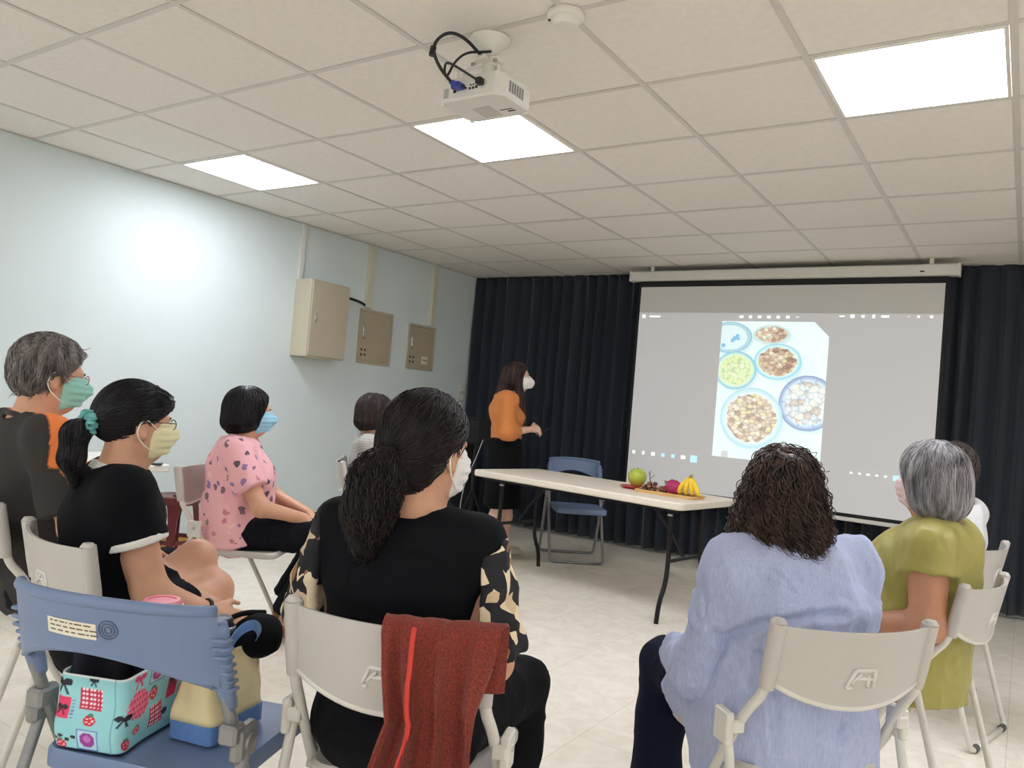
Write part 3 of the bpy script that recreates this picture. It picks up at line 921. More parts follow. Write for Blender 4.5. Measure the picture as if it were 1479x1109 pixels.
for x in (-.13, .13):
    for y in (-.11, .11):
        MB().lathe([(0, 0), (.02, 0), (.02, .03), (0, .03)], 12, (x, y, 0)).build('foot', m_dark, bc)
MB().tube([(-.06, -.152, .70), (-.06, -.175, .71), (.06, -.175, .71), (.06, -.152, .70)], .007, 8).build('handle', m_dark, bc, smooth=True)
# ------------------------------------------------------------------ folding chairs
m_cw = mat('chair_white_plastic', (188, 184, 178), 0.42, 0.02, 10)
m_cs = mat('chair_white_steel', (212, 209, 200), 0.35)
m_logo = mat('chair_logo', (216, 212, 204), 0.4)
m_rub = mat('rubber_grey', (90, 88, 84), 0.7)
CH_ME = {}
def white_chair_meshes():
    M = CH_ME
    def back(u, v):
        s = 2 * u - 1
        c = 1 - s * s
        ztop = .800 - .004 * c
        zbot = .672 - .052 * c ** .9
        z = ztop + (zbot - ztop) * v
        return (.192 * s, -.262 - .040 * c + (z - .8) * -.20 - .0 , z)
    def nrm(u, v):
        s = 2 * u - 1
        n = np.array([.40 * s, -1, .18])
        return n / np.linalg.norm(n)
    V, F = plate(back, nrm, 24, 8, .010)
    M['backrest'] = MB().add(V, F).mesh('backrest', True, .6)
    # light rim along the lower edge of the panel
    M['back_rim'] = MB().tube([np.array(back(u, 1.0)) + np.array(nrm(u, 1)) * .005 for u in np.linspace(.02, .98, 20)], .0075, 8).mesh('back_rim', True)
    for s in (-1, 1):
        M['sleeve%d' % s] = MB().tube([(s * .197, -.2345, .655), (s * .1975, -.243, .70), (s * .198, -.265, .808)], [.0165, .0185, .0185], 12).lathe([(0, .012), (.012, .010), (.0185, 0)], 12, (s * .198, -.265, .806)).mesh('side_sleeve', True, .8)
        M['front%d' % s] = MB().tube([(s * .197, -.238, .69), (s * .199, -.228, .64), (s * .206, -.19, .595), (s * .212, -.150, .535), (s * .214, .0, .28), (s * .214, .125, .055), (s * .212, .142, .022), (s * .19, .15, .012)], .0118, 10, True, 2).mesh('leg', True)
        M['rear%d' % s] = MB().tube([(s * .232, -.145, .545), (s * .232, -.285, .05), (s * .228, -.297, .02), (s * .205, -.30, .012)], .0112, 10, True, 2).mesh('leg', True)
        M['bracket%d' % s] = MB().box((s * .236 - .014, -.175, .50), (s * .236 + .006, -.115, .575), .004).box((s * .222 - .016, -.18, .53), (s * .222 + .016, -.15, .56), .004).mesh('bracket')
        M['link%d' % s] = MB().tube([(s * .228, -.13, .525), (s * .205, -.085, .438)], .008, 8).mesh('seat_link', True)
        M['bolt%d' % s] = MB().lathe([(0, .004), (.007, .003), (.008, 0)], 10, (s * .242, -.145, .545), 0).lathe([(0, .004), (.006, .003), (.007, 0)], 10, (s * .242, -.19, .40), 0).mesh('bolt', True)
        M['cap%d' % s] = MB().tube([(s * .205, -.30, .013), (s * .165, -.30, .013)], .0145, 10).mesh('foot_cap', True)
    M['fbar'] = MB().tube([(-.19, .15, .012), (.19, .15, .012)], .0115, 10).mesh('floor_bar', True)
    M['rbar'] = MB().tube([(-.205, -.30, .012), (.205, -.30, .012)], .011, 10).mesh('floor_bar', True)
    P = rrect(.195, .195, .05)
    def seat():
        b = MB()
        k = len(P)
        lv = [(.97, .418), (1.0, .425), (1.0, .440), (.97, .448), (.85, .443)]
        V = [(x * s_, y * s_ + .03, z) for s_, z in lv for x, y in P]
        F = [tuple(range(k - 1, -1, -1)), tuple(4 * k + i for i in range(k))]
        for a in range(4):
            F += [(a * k + i, a * k + (i + 1) % k, (a + 1) * k + (i + 1) % k, (a + 1) * k + i) for i in range(k)]
        return b.add(V, F).mesh('seat', True, .7)
    M['seat'] = seat()
    M['sfr'] = MB().tube([(-.21, -.11, .42), (.21, -.11, .42)], .009, 8).mesh('seat_bar', True)
    # raised emblem on the outer face of the backrest: slanted frame with strokes
    def bk(x, z):
        u = (x / .192 + 1) / 2
        s = 2 * u - 1
        c = 1 - s * s
        return np.array([x, -.262 - .040 * c + (z - .8) * -.20 - .0102, z])
    lg = MB()
    strokes = [((-.034, .672), (-.016, .712)), ((-.016, .712), (.034, .712)), ((.034, .712), (.036, .672)), ((-.034, .672), (-.020, .672)), ((-.012, .694), (.034, .692)), ((-.022, .684), (-.002, .704)), ((.018, .700), (.022, .672))]
    for a, b in strokes:
        lg.tube([bk(*a), bk(*b)], .0042, 6)
    M['emblem'] = lg.mesh('emblem', True)
white_chair_meshes()
def place(x, y, yaw, dx, dy):
    a = math.radians(yaw)
    return (x + dx * math.cos(a) + dy * math.sin(a), y - dx * math.sin(a) + dy * math.cos(a))
def white_chair(x, y, yaw, label, emblem=True):
    t = thing('folding_chair', label, 'chair', (x, y, 0), -math.radians(yaw), 'white folding chairs of the audience')
    b = link('backrest', CH_ME['backrest'], m_cw, t)
    link('rim', CH_ME['back_rim'], m_cs, b)
    if emblem:
        link('emblem', CH_ME['emblem'], m_logo, b)
    link('seat', CH_ME['seat'], m_cw, t)
    link('seat_bar', CH_ME['sfr'], m_cs, t)
    for s in (-1, 1):
        link('side_sleeve', CH_ME['sleeve%d' % s], m_cw, t)
        link('leg', CH_ME['front%d' % s], m_cs, t)
        lg = link('leg', CH_ME['rear%d' % s], m_cs, t)
        link('foot_cap', CH_ME['cap%d' % s], m_rub, lg)
        br = link('bracket', CH_ME['bracket%d' % s], m_cs, t)
        link('bolt', CH_ME['bolt%d' % s], m_steel, br)
        link('seat_link', CH_ME['link%d' % s], m_cs, t)
    link('floor_bar', CH_ME['fbar'], m_cs, t)
    link('floor_bar', CH_ME['rbar'], m_cs, t)
    return t

# blue chairs
m_bl = mat('chair_blue_plastic', (108, 127, 160), 0.42, 0.03, 10)
m_gl = mat('chair_grey_steel', (140, 140, 140), 0.35, metal=0.4)
BL = {}
def blue_chair_meshes():
    def back(u, v):
        s = 2 * u - 1
        c = 1 - s * s
        ztop = .800 + .012 * c
        zbot = .650 + .066 * c
        z = ztop + (zbot - ztop) * v
        return (.215 * s * (1 + .02 * (z - .7)), -.235 - .085 * c ** .8 + (z - .8) * -.22, z)
    def nrm(u, v):
        s = 2 * u - 1
        n = np.array([.75 * s, -1, .15])
        return n / np.linalg.norm(n)
    V, F = plate(back, nrm, 30, 8, .011)
    BL['backrest'] = MB().add(V, F).mesh('backrest', True, .6)
    BL['rim'] = MB().tube([np.array(back(u, 0.0)) + np.array([0, -.004, .0]) for u in np.linspace(.0, 1, 30)], .0115, 10).mesh('top_rim', True)
    BL['lrim'] = MB().tube([np.array(back(u, 1.0)) + np.array(nrm(u, 1)) * .005 for u in np.linspace(.02, .98, 24)], .0065, 8).mesh('lower_rim', True)
    BL['back_fn'] = (back, nrm)
    P = rrect(.205, .20, .045)
    k = len(P)
    lv = [(.96, .405), (1.0, .412), (1.0, .442), (.975, .450), (.86, .444)]
    V = [(x * s_, y * s_ + .035, z) for s_, z in lv for x, y in P]
    F = [tuple(range(k - 1, -1, -1)), tuple(4 * k + i for i in range(k))]
    for a in range(4):
        F += [(a * k + i, a * k + (i + 1) % k, (a + 1) * k + (i + 1) % k, (a + 1) * k + i) for i in range(k)]
    BL['seat'] = MB().add(V, F).mesh('seat', True, .7)
    for s in (-1, 1):
        BL['post%d' % s] = MB().tube([(s * .213, -.222, .775), (s * .214, -.21, .72), (s * .216, -.19, .655), (s * .219, -.165, .60)], [.016, .021, .019, .015], 12, True, 1).mesh('side_post', True)
        rb = MB()
        for q in range(7):
            z = .745 - q * .017
            y = -.2165 - (z - .73) * .22 if z > .70 else -.205 + (.70 - z) * .38
            rb.tube([(s * .200, y - .024, z + .004), (s * .235, y - .012, z), (s * .236, y + .012, z - .002)], .0042, 6)
        BL['rib%d' % s] = rb.mesh('ribs', True)
        BL['front%d' % s] = MB().tube([(s * .217, -.185, .63), (s * .220, -.150, .56), (s * .220, -.05, .36), (s * .220, .125, .055), (s * .216, .148, .02), (s * .19, .155, .0125)], .0125, 10, True, 2).mesh('leg', True)
        BL['rear%d' % s] = MB().tube([(s * .238, -.12, .525), (s * .238, -.285, .05), (s * .234, -.297, .02), (s * .205, -.30, .012)], .0122, 10, True, 2).mesh('leg', True)
        BL['br%d' % s] = MB().box((s * .236 - .018, -.16, .485), (s * .236 + .010, -.09, .555), .008).box((s * .222 - .02, -.175, .525), (s * .222 + .02, -.135, .565), .006).lathe([(0, .016), (.018, .014), (.02, 0)], 14, (s * .238, -.125, .52), 0).mesh('bracket', True, .6)
    BL['fbar'] = MB().tube([(-.19, .155, .0125), (.19, .155, .0125)], .012, 10).mesh('floor_bar', True)
    BL['rbar'] = MB().tube([(-.205, -.30, .012), (.205, -.30, .012)], .0118, 10).mesh('floor_bar', True)
    # printed sticker and round spiral mark on the outer face
    def bk(x, z, off=.0118):
        u = (x / .215 + 1) / 2
        v = (.80 - z) / .14
        p = np.array(back(u, v))
        p[2] = z
        s = 2 * u - 1
        c = 1 - s * s
        p[1] = -.235 - .085 * c ** .8 + (z - .8) * -.22
        return p + np.array(nrm(u, v)) * off
    nx = 10
    V = []
    for a in range(nx + 1):
        x = -.075 + .105 * a / nx
        V += [bk(x, .740), bk(x, .770)]
    F = [(2 * a, 2 * a + 1, 2 * a + 3, 2 * a + 2) for a in range(nx)]
    BL['sticker'] = mesh_from('sticker', np.array(V), np.array(F), True)
    tx_ = MB()
    rn = random.Random(3)
    for r_ in range(3):
        x = -.068
        while x < .02:
            w = rn.uniform(.004, .016)
            z = .763 - r_ * .0085
            A = [bk(x, z, .0122), bk(x, z + .0028, .0122), bk(x + w, z + .0028, .0122), bk(x + w, z, .0122)]
            tx_.add(A, [(0, 1, 2, 3)])
            x += w + rn.uniform(.002, .005)
    BL['print'] = tx_.mesh('print')
    sp_ = MB()
    for r_ in (.006, .0115, .017):
        sp_.tube([bk(.052 + r_ * math.cos(a), .762 + r_ * math.sin(a), .0120) for a in np.linspace(0, 2 * PI, 20)], .0011, 5, False)
    BL['mark'] = sp_.mesh('round_mark', True)
blue_chair_meshes()
def blue_chair(x, y, yaw, label, near):
    t = thing('folding_chair', label, 'chair', (x, y, 0), -math.radians(yaw), 'blue folding chairs')
    b = link('backrest', BL['backrest'], m_bl, t)
    link('top_rim', BL['rim'], m_bl, b)
    link('lower_rim', BL['lrim'], m_bl, b)
    link('seat', BL['seat'], m_bl, t)
    if near:
        s_ = link('sticker', BL['sticker'], m_label, b)
        link('print', BL['print'], mat('print_grey', (96, 92, 84), .7), b)
        link('round_mark', BL['mark'], mat('mark_grey', (84, 96, 120), .6), b)
    for s in (-1, 1):
        p_ = link('side_post', BL['post%d' % s], m_bl, t)
        link('ribs', BL['rib%d' % s], m_bl, p_)
        link('leg', BL['front%d' % s], m_gl, t)
        link('leg', BL['rear%d' % s], m_gl, t)
        link('bracket', BL['br%d' % s], m_gl, t)
    link('floor_bar', BL['fbar'], m_gl, t)
    link('floor_bar', BL['rbar'], m_gl, t)
    return t

CA = (-1.52, 1.08, -21)      # blue chair with bags
CB = (-1.10, 1.40, -21)
CC = (-.49, 2.09, -48)
CD = (-.34, 2.935, -77)
CE = (-2.01, 1.31, 7)
CF = (-2.66, 1.40, 8)
CG = (-3.16, 2.51, 58)
CHh = (-3.30, 3.65, 45)
CI = (-.355, 3.97, -77)
CJ = (-3.05, 5.72, 140)
blue_chair(*CA, 'blue folding chair in the foreground holding the patterned bags', True)
blue_chair(*CJ, 'empty blue folding chair behind the long folding table', False)
white_chair(*CB, 'white folding chair in the foreground with a red knit jacket over its back')
white_chair(*CC, 'white folding chair under the woman in the lavender shirt')
white_chair(*CD, 'white folding chair under the grey-haired woman in olive green')
white_chair(*CE, 'white folding chair under the woman with the teal scrunchie')
white_chair(*CF, 'white folding chair under the man in black and orange')
white_chair(*CG, 'white folding chair under the woman in the pink floral shirt')
white_chair(*CHh, 'white folding chair under the woman in grey near the left wall')
white_chair(*CI, 'white folding chair under the man in white at the far right')
# ------------------------------------------------------------------ smooth solids: distance field on a grid -> mesh
f32 = np.float32
def A3(*v):
    return np.array(v[0] if len(v) == 1 else v, float)
def unit(v):
    v = np.asarray(v, float)
    return v / (np.linalg.norm(v) + 1e-12)

class Field:
    def __init__(s, lo, hi, res):
        s.lo = np.array(lo, float)
        s.res = res
        n = np.ceil((np.array(hi) - s.lo) / res).astype(int) + 1
        s.ax = [(s.lo[i] + res * np.arange(n[i])).astype(f32) for i in range(3)]
        s.D = np.full(n, .15, f32)
    def sl(s, lo, hi, pad=.05):
        r = []
        for i in range(3):
            a = int(max(0, math.floor((lo[i] - pad - s.lo[i]) / s.res)))
            b = int(min(len(s.ax[i]), math.ceil((hi[i] + pad - s.lo[i]) / s.res) + 1))
            if b <= a:
                return None
            r.append(slice(a, b))
        return tuple(r)
    def xyz(s, sl):
        return s.ax[0][sl[0]][:, None, None], s.ax[1][sl[1]][None, :, None], s.ax[2][sl[2]][None, None, :]
    def put(s, sl, d, k, op='u'):
        o = s.D[sl]
        if op == 'u':
            if k > 0:
                h = np.maximum(k - np.abs(o - d), 0) / k
                s.D[sl] = np.minimum(o, d) - h * h * (k * .25)
            else:
                s.D[sl] = np.minimum(o, d)
        elif op == 's':      # subtract
            d = -d
            if k > 0:
                h = np.maximum(k - np.abs(o - d), 0) / k
                s.D[sl] = np.maximum(o, d) + h * h * (k * .25)
            else:
                s.D[sl] = np.maximum(o, d)
    def cone(s, a, b, ra, rb, k=.02, op='u', flat=False, sq=None):
        """round cone; flat cuts it square at b; sq=(axis, factor) squashes the section along a world axis"""
        a, b = A3(a), A3(b)
        R_ = max(ra, rb) * (sq[1] if sq and sq[1] > 1 else 1)
        sl = s.sl(np.minimum(a, b) - R_, np.maximum(a, b) + R_)
        if sl is None:
            return s
        x, y, z = s.xyz(sl)
        d = b - a
        L2 = float(d @ d) + 1e-9
        tr = ((x - a[0]) * d[0] + (y - a[1]) * d[1] + (z - a[2]) * d[2]) / L2
        t = np.clip(tr, 0, 1)
        px_, py_, pz_ = x - a[0] - t * d[0], y - a[1] - t * d[1], z - a[2] - t * d[2]
        if sq:
            e, f_ = unit(sq[0]), sq[1]
            q = px_ * e[0] + py_ * e[1] + pz_ * e[2]
            g = 1 / f_ - 1
            px_, py_, pz_ = px_ + q * g * e[0], py_ + q * g * e[1], pz_ + q * g * e[2]
        r = np.sqrt(px_ ** 2 + py_ ** 2 + pz_ ** 2) - (ra + (rb - ra) * t)
        if sq and sq[1] < 1:
            r = r * sq[1]
        if flat:
            r = np.maximum(r, (tr - 1) * math.sqrt(L2))
        s.put(sl, r.astype(f32), k, op)
        return s
    def ell(s, c, r, k=.02, M=None, op='u'):
        c, r = A3(c), A3(r)
        R_ = max(r)
        sl = s.sl(c - R_, c + R_)
        if sl is None:
            return s
        x, y, z = s.xyz(sl)
        x, y, z = x - c[0], y - c[1], z - c[2]
        if M is not None:
            M = np.asarray(M, float)
            x, y, z = (M[0, 0] * x + M[1, 0] * y + M[2, 0] * z, M[0, 1] * x + M[1, 1] * y + M[2, 1] * z, M[0, 2] * x + M[1, 2] * y + M[2, 2] * z)
        k0 = np.sqrt((x / r[0]) ** 2 + (y / r[1]) ** 2 + (z / r[2]) ** 2)
        k1 = np.sqrt((x / r[0] ** 2) ** 2 + (y / r[1] ** 2) ** 2 + (z / r[2] ** 2) ** 2) + 1e-6
        d = k0 * (k0 - 1) / k1
        s.put(sl, d.astype(f32), k, op)
        return s
    def seg(s, a, b, wa, wb, k=.04, right=(1, 0, 0), flat=False, flata=False):
        """elliptic section (half width, half depth) from a to b"""
        a, b = A3(a), A3(b)
        R_ = max(wa + wb)
        sl = s.sl(np.minimum(a, b) - R_, np.maximum(a, b) + R_)
        if sl is None:
            return s
        x, y, z = s.xyz(sl)
        d = b - a
        L = np.linalg.norm(d)
        e3 = d / L
        e1 = A3(right) - e3 * (A3(right) @ e3)
        e1 = unit(e1)
        e2 = np.cross(e3, e1)
        X, Y, Z = x - a[0], y - a[1], z - a[2]
        u = X * e1[0] + Y * e1[1] + Z * e1[2]
        v = X * e2[0] + Y * e2[1] + Z * e2[2]
        w = X * e3[0] + Y * e3[1] + Z * e3[2]
        t = np.clip(w / L, 0, 1)
        w2 = w - t * L
        A_ = wa[0] + (wb[0] - wa[0]) * t
        B_ = wa[1] + (wb[1] - wa[1]) * t
        mn = np.minimum(A_, B_)
        q = np.sqrt((u / A_) ** 2 + (v / B_) ** 2 + (w2 / mn) ** 2)
        g = np.sqrt((u / A_ ** 2) ** 2 + (v / B_ ** 2) ** 2 + (w2 / mn ** 2) ** 2) + 1e-6
        r = q * (q - 1) / g
        if flat:
            r = np.maximum(r, w - L)
        if flata:
            r = np.maximum(r, -w)
        s.put(sl, r.astype(f32), k)
        return s
    def cut(s, p, n, k=0.0):
        """remove the side the normal points to"""
        p, n = A3(p), unit(n)
        x, y, z = s.ax[0][:, None, None], s.ax[1][None, :, None], s.ax[2][None, None, :]
        d = ((x - p[0]) * n[0] + (y - p[1]) * n[1] + (z - p[2]) * n[2]).astype(f32)
        if k > 0:
            h = np.maximum(k - np.abs(s.D - d), 0) / k
            s.D = np.maximum(s.D, d) + h * h * (k * .25)
        else:
            s.D = np.maximum(s.D, d)
        return s
    def clone(s):
        o = Field.__new__(Field)
        o.lo, o.res, o.ax, o.D = s.lo, s.res, s.ax, s.D.copy()
        return o
    def sample(s, P):
        Q = (P - s.lo) / s.res
        n = np.array(s.D.shape)
        Q = np.clip(Q, 0, n - 1.001)
        I = Q.astype(int)
        f = Q - I
        D = s.D
        def at(a, b, c):
            return D[I[:, 0] + a, I[:, 1] + b, I[:, 2] + c]
        c = {(a, b, e): at(a, b, e) for a in (0, 1) for b in (0, 1) for e in (0, 1)}
        fx, fy, fz = f[:, 0], f[:, 1], f[:, 2]
        lx = {(b, e): c[0, b, e] * (1 - fx) + c[1, b, e] * fx for b in (0, 1) for e in (0, 1)}
        v = (lx[0, 0] * (1 - fy) + lx[1, 0] * fy) * (1 - fz) + (lx[0, 1] * (1 - fy) + lx[1, 1] * fy) * fz
        gx = sum((c[1, b, e] - c[0, b, e]) * (fy if b else 1 - fy) * (fz if e else 1 - fz) for b in (0, 1) for e in (0, 1))
        gy = sum((c[a, 1, e] - c[a, 0, e]) * (fx if a else 1 - fx) * (fz if e else 1 - fz) for a in (0, 1) for e in (0, 1))
        gz = sum((c[a, b, 1] - c[a, b, 0]) * (fx if a else 1 - fx) * (fy if b else 1 - fy) for a in (0, 1) for b in (0, 1))
        g = np.stack([gx, gy, gz], 1)
        g /= np.linalg.norm(g, axis=1)[:, None] + 1e-9
        return v, g
    def surf(s):
        D = s.D
        D[0], D[-1], D[:, 0], D[:, -1], D[:, :, 0], D[:, :, -1] = [.1] * 6
        S = D < 0
        nx, ny, nz = D.shape
        cs = np.zeros((nx - 1, ny - 1, nz - 1), np.uint8)
        for a in (0, 1):
            for b in (0, 1):
                for c in (0, 1):
                    cs += S[a:nx - 1 + a, b:ny - 1 + b, c:nz - 1 + c]
        act = np.argwhere((cs > 0) & (cs < 8))
        if not len(act):
            return np.zeros((0, 3)), np.zeros((0, 4), int)
        idx = np.full(cs.shape, -1, np.int32)
        idx[act[:, 0], act[:, 1], act[:, 2]] = np.arange(len(act))
        acc = np.zeros((len(act), 3))
        cnt = np.zeros(len(act))
        cor = [(a, b, c) for a in (0, 1) for b in (0, 1) for c in (0, 1)]
        for p in cor:
            for ax in range(3):
                if p[ax]:
                    continue
                q = list(p)
                q[ax] = 1
                d0 = D[act[:, 0] + p[0], act[:, 1] + p[1], act[:, 2] + p[2]].astype(float)
                d1 = D[act[:, 0] + q[0], act[:, 1] + q[1], act[:, 2] + q[2]].astype(float)
                m = (d0 < 0) != (d1 < 0)
                t = np.where(m, d0 / np.where(m, d0 - d1, 1), 0)
                for i in range(3):
                    acc[:, i] += np.where(m, p[i] + (t if i == ax else 0), 0)
                cnt += m
        V = s.lo + (act + acc / cnt[:, None]) * s.res
        F = []
        for ax in range(3):
            b, c = [(1, 2), (2, 0), (0, 1)][ax]
            sA = [slice(None)] * 3
            sB = [slice(None)] * 3
            sA[ax] = slice(0, -1)
            sB[ax] = slice(1, None)
            d = S[tuple(sA)] != S[tuple(sB)]
            E = np.argwhere(d)
            E = E[(E[:, b] > 0) & (E[:, c] > 0) & (E[:, b] < D.shape[b] - 1) & (E[:, c] < D.shape[c] - 1)]
            ins = S[E[:, 0], E[:, 1], E[:, 2]]
            def cell(db, dc):
                J = E.copy()
                J[:, b] -= db
                J[:, c] -= dc
                return idx[J[:, 0], J[:, 1], J[:, 2]]
            Q = np.stack([cell(1, 1), cell(0, 1), cell(0, 0), cell(1, 0)], 1)
            Q[~ins] = Q[~ins][:, ::-1]
            F.append(Q)
        F = np.concatenate(F)
        F = F[(F >= 0).all(1)]
        return V, F

def vnormals(V, F):
    N = np.zeros_like(V)
    n = np.cross(V[F[:, 2]] - V[F[:, 0]], V[F[:, 3]] - V[F[:, 1]])
    for i in range(4):
        np.add.at(N, F[:, i], n)
    return N / (np.linalg.norm(N, axis=1)[:, None] + 1e-12)

def relax(V, F, it=1, w=.5):
    for _ in range(it):
        S = np.zeros_like(V)
        c = np.zeros(len(V))
        for i in range(4):
            for j in ((i + 1) % 4, (i + 3) % 4):
                np.add.at(S, F[:, i], V[F[:, j]])
                np.add.at(c, F[:, i], 1)
        V = V * (1 - w) + w * S / np.maximum(c, 1)[:, None]
    return V

def folds(V, F, amp, freq, stretch=(1, 1, .4), seed=1, ridged=True, mask=None):
    N = vnormals(V, F)
    P = V * freq * np.array(stretch)
    P = P + .6 * np.stack([vnoise(V * freq * .6, seed + 5), vnoise(V * freq * .6 + 9, seed + 6), vnoise(V * freq * .6 + 17, seed + 7)], 1)
    n = vnoise(P, seed)
    if ridged:
        n = 1 - np.abs(2 * n - 1)
        n = n ** 1.5 - .35
    else:
        n = n - .5
    n = n + .3 * (vnoise(P * 2.3, seed + 3) - .5)
    a = amp if mask is None else amp * mask
    return V + N * (a * n)[:, None] if np.ndim(a) else V + N * (amp * n)[:, None]

def creases(V, F, lines, yside=-1):
    """press fold lines into the cloth; lines: (points in (x, z), width, depth) on the side facing yside"""
    N = vnormals(V, F)
    m = np.clip((N[:, 1] * yside - .05) / .3, 0, 1)
    for pts, w, dep in lines:
        best = np.full(len(V), 9.)
        for (x0, z0), (x1, z1) in zip(pts[:-1], pts[1:]):
            dx, dz = x1 - x0, z1 - z0
            t = np.clip(((V[:, 0] - x0) * dx + (V[:, 2] - z0) * dz) / (dx * dx + dz * dz), 0, 1)
            best = np.minimum(best, np.hypot(V[:, 0] - x0 - t * dx, V[:, 2] - z0 - t * dz))
        a = -dep * np.exp(-(best / w) ** 2) + .55 * dep * np.exp(-((best - 2.2 * w) / (1.2 * w)) ** 2)
        V = V + N * (a * m)[:, None]
    return V

def strands(fld, seeds, flow, steps, step, lift=.002, rad=.0016, rng=None, curl=0.0, cfreq=1.0, stick=1.0, jitter=.15, taper=True, maxd=.03):
    """lay thin three-sided hair strands that follow a flow over the field's surface"""
    N = len(seeds)
    P = seeds.copy()
    out = [P.copy()]
    ja = rng.normal(0, jitter, (N, 3))
    far = np.zeros(N)
    lo_, hi_ = fld.lo + .01, fld.lo + (np.array(fld.D.shape) - 2) * fld.res - .01
    lf = lift + rng.uniform(-.0015, .004, N)
    for i in range(steps):
        d, g = fld.sample(P)
        f = flow(P) + ja
        f /= np.linalg.norm(f, axis=1)[:, None] + 1e-9
        near = (d < lf + .012)
        t = f - g * (np.sum(f * g, 1) * near)[:, None] * .95
        t /= np.linalg.norm(t, axis=1)[:, None] + 1e-9
        P = P + t * step
        d, g = fld.sample(P)
        corr = np.where(d < lf, 1.0, np.where(d < lf + .02, stick * .6, 0.0))
        P = P - g * ((d - lf) * corr)[:, None]
        far = np.maximum(far, np.where(((P < lo_) | (P > hi_)).any(1), 9, np.abs(d)))
        out.append(P.copy())
    L = np.stack(out, 1)                      # N, S+1, 3
    L = L[far < maxd]
    N = len(L)
    S = steps + 1
    T = np.gradient(L, axis=1)
    T /= np.linalg.norm(T, axis=2)[:, :, None] + 1e-9
    ref = np.array([.31, .17, .93])
    B = np.cross(T, ref)
    B /= np.linalg.norm(B, axis=2)[:, :, None] + 1e-9
    Nn = np.cross(B, T)
    s = np.linspace(0, 1, S)
    if curl:
        ph = rng.uniform(0, 2 * PI, N)[:, None] + s[None] * cfreq * 2 * PI * rng.uniform(.7, 1.3, N)[:, None]
        am = curl * np.clip(s * 2.0 - .15, 0, 1)[None] * rng.uniform(.5, 1.4, N)[:, None]
        L = L + (np.cos(ph) * am)[:, :, None] * B + (np.sin(ph) * am)[:, :, None] * Nn
    r = np.full(S, rad)
    if taper:
        r = rad * np.interp(s, [0, .08, .7, 1], [.5, 1, .9, .15])
    V = np.zeros((N, S, 3, 3))
    for k in range(3):
        a = 2 * PI * k / 3
        V[:, :, k] = L + (math.cos(a) * B + math.sin(a) * Nn) * r[None, :, None]
    base = (np.arange(N) * S * 3)[:, None, None]
    si = (np.arange(S - 1) * 3)[None, :, None]
    k = np.arange(3)[None, None, :]
    k2 = (k + 1) % 3
    F = np.stack([base + si + k, base + si + k2, base + si + 3 + k2, base + si + 3 + k], -1).reshape(-1, 4)
    return V.reshape(-1, 3), F

def joinvf(*vf):
    V = []
    F = []
    o = 0
    for v, f in vf:
        V.append(v)
        F.append(np.asarray(f) + o)
        o += len(v)
    return np.concatenate(V), np.concatenate(F)

# ------------------------------------------------------------------ people
def rotm(yaw=0, pitch=0, roll=0):
    """columns: head right, forward, up.  yaw>0 turns to the right, pitch>0 looks up, roll>0 tips to the right"""
    y, p, r = math.radians(-yaw), math.radians(pitch), math.radians(-roll * -1)
    Rz = np.array([[math.cos(y), -math.sin(y), 0], [math.sin(y), math.cos(y), 0], [0, 0, 1]])
    Rx = np.array([[1, 0, 0], [0, math.cos(p), -math.sin(p)], [0, math.sin(p), math.cos(p)]])
    Ry = np.array([[math.cos(r), 0, math.sin(r)], [0, 1, 0], [-math.sin(r), 0, math.cos(r)]])
    return Rz @ Rx @ Ry

SKIN = mat('skin', (206, 156, 126), 0.5, 0.05, 25, 0.08, 300, sss=0.06)
SKIN_PALE = mat('skin_pale', (224, 184, 162), 0.5, 0.04, 25, 0.06, 300, sss=0.06)
SKIN_TAN = mat('skin_tan', (188, 134, 104), 0.5, 0.06, 25, 0.1, 300, sss=0.06)

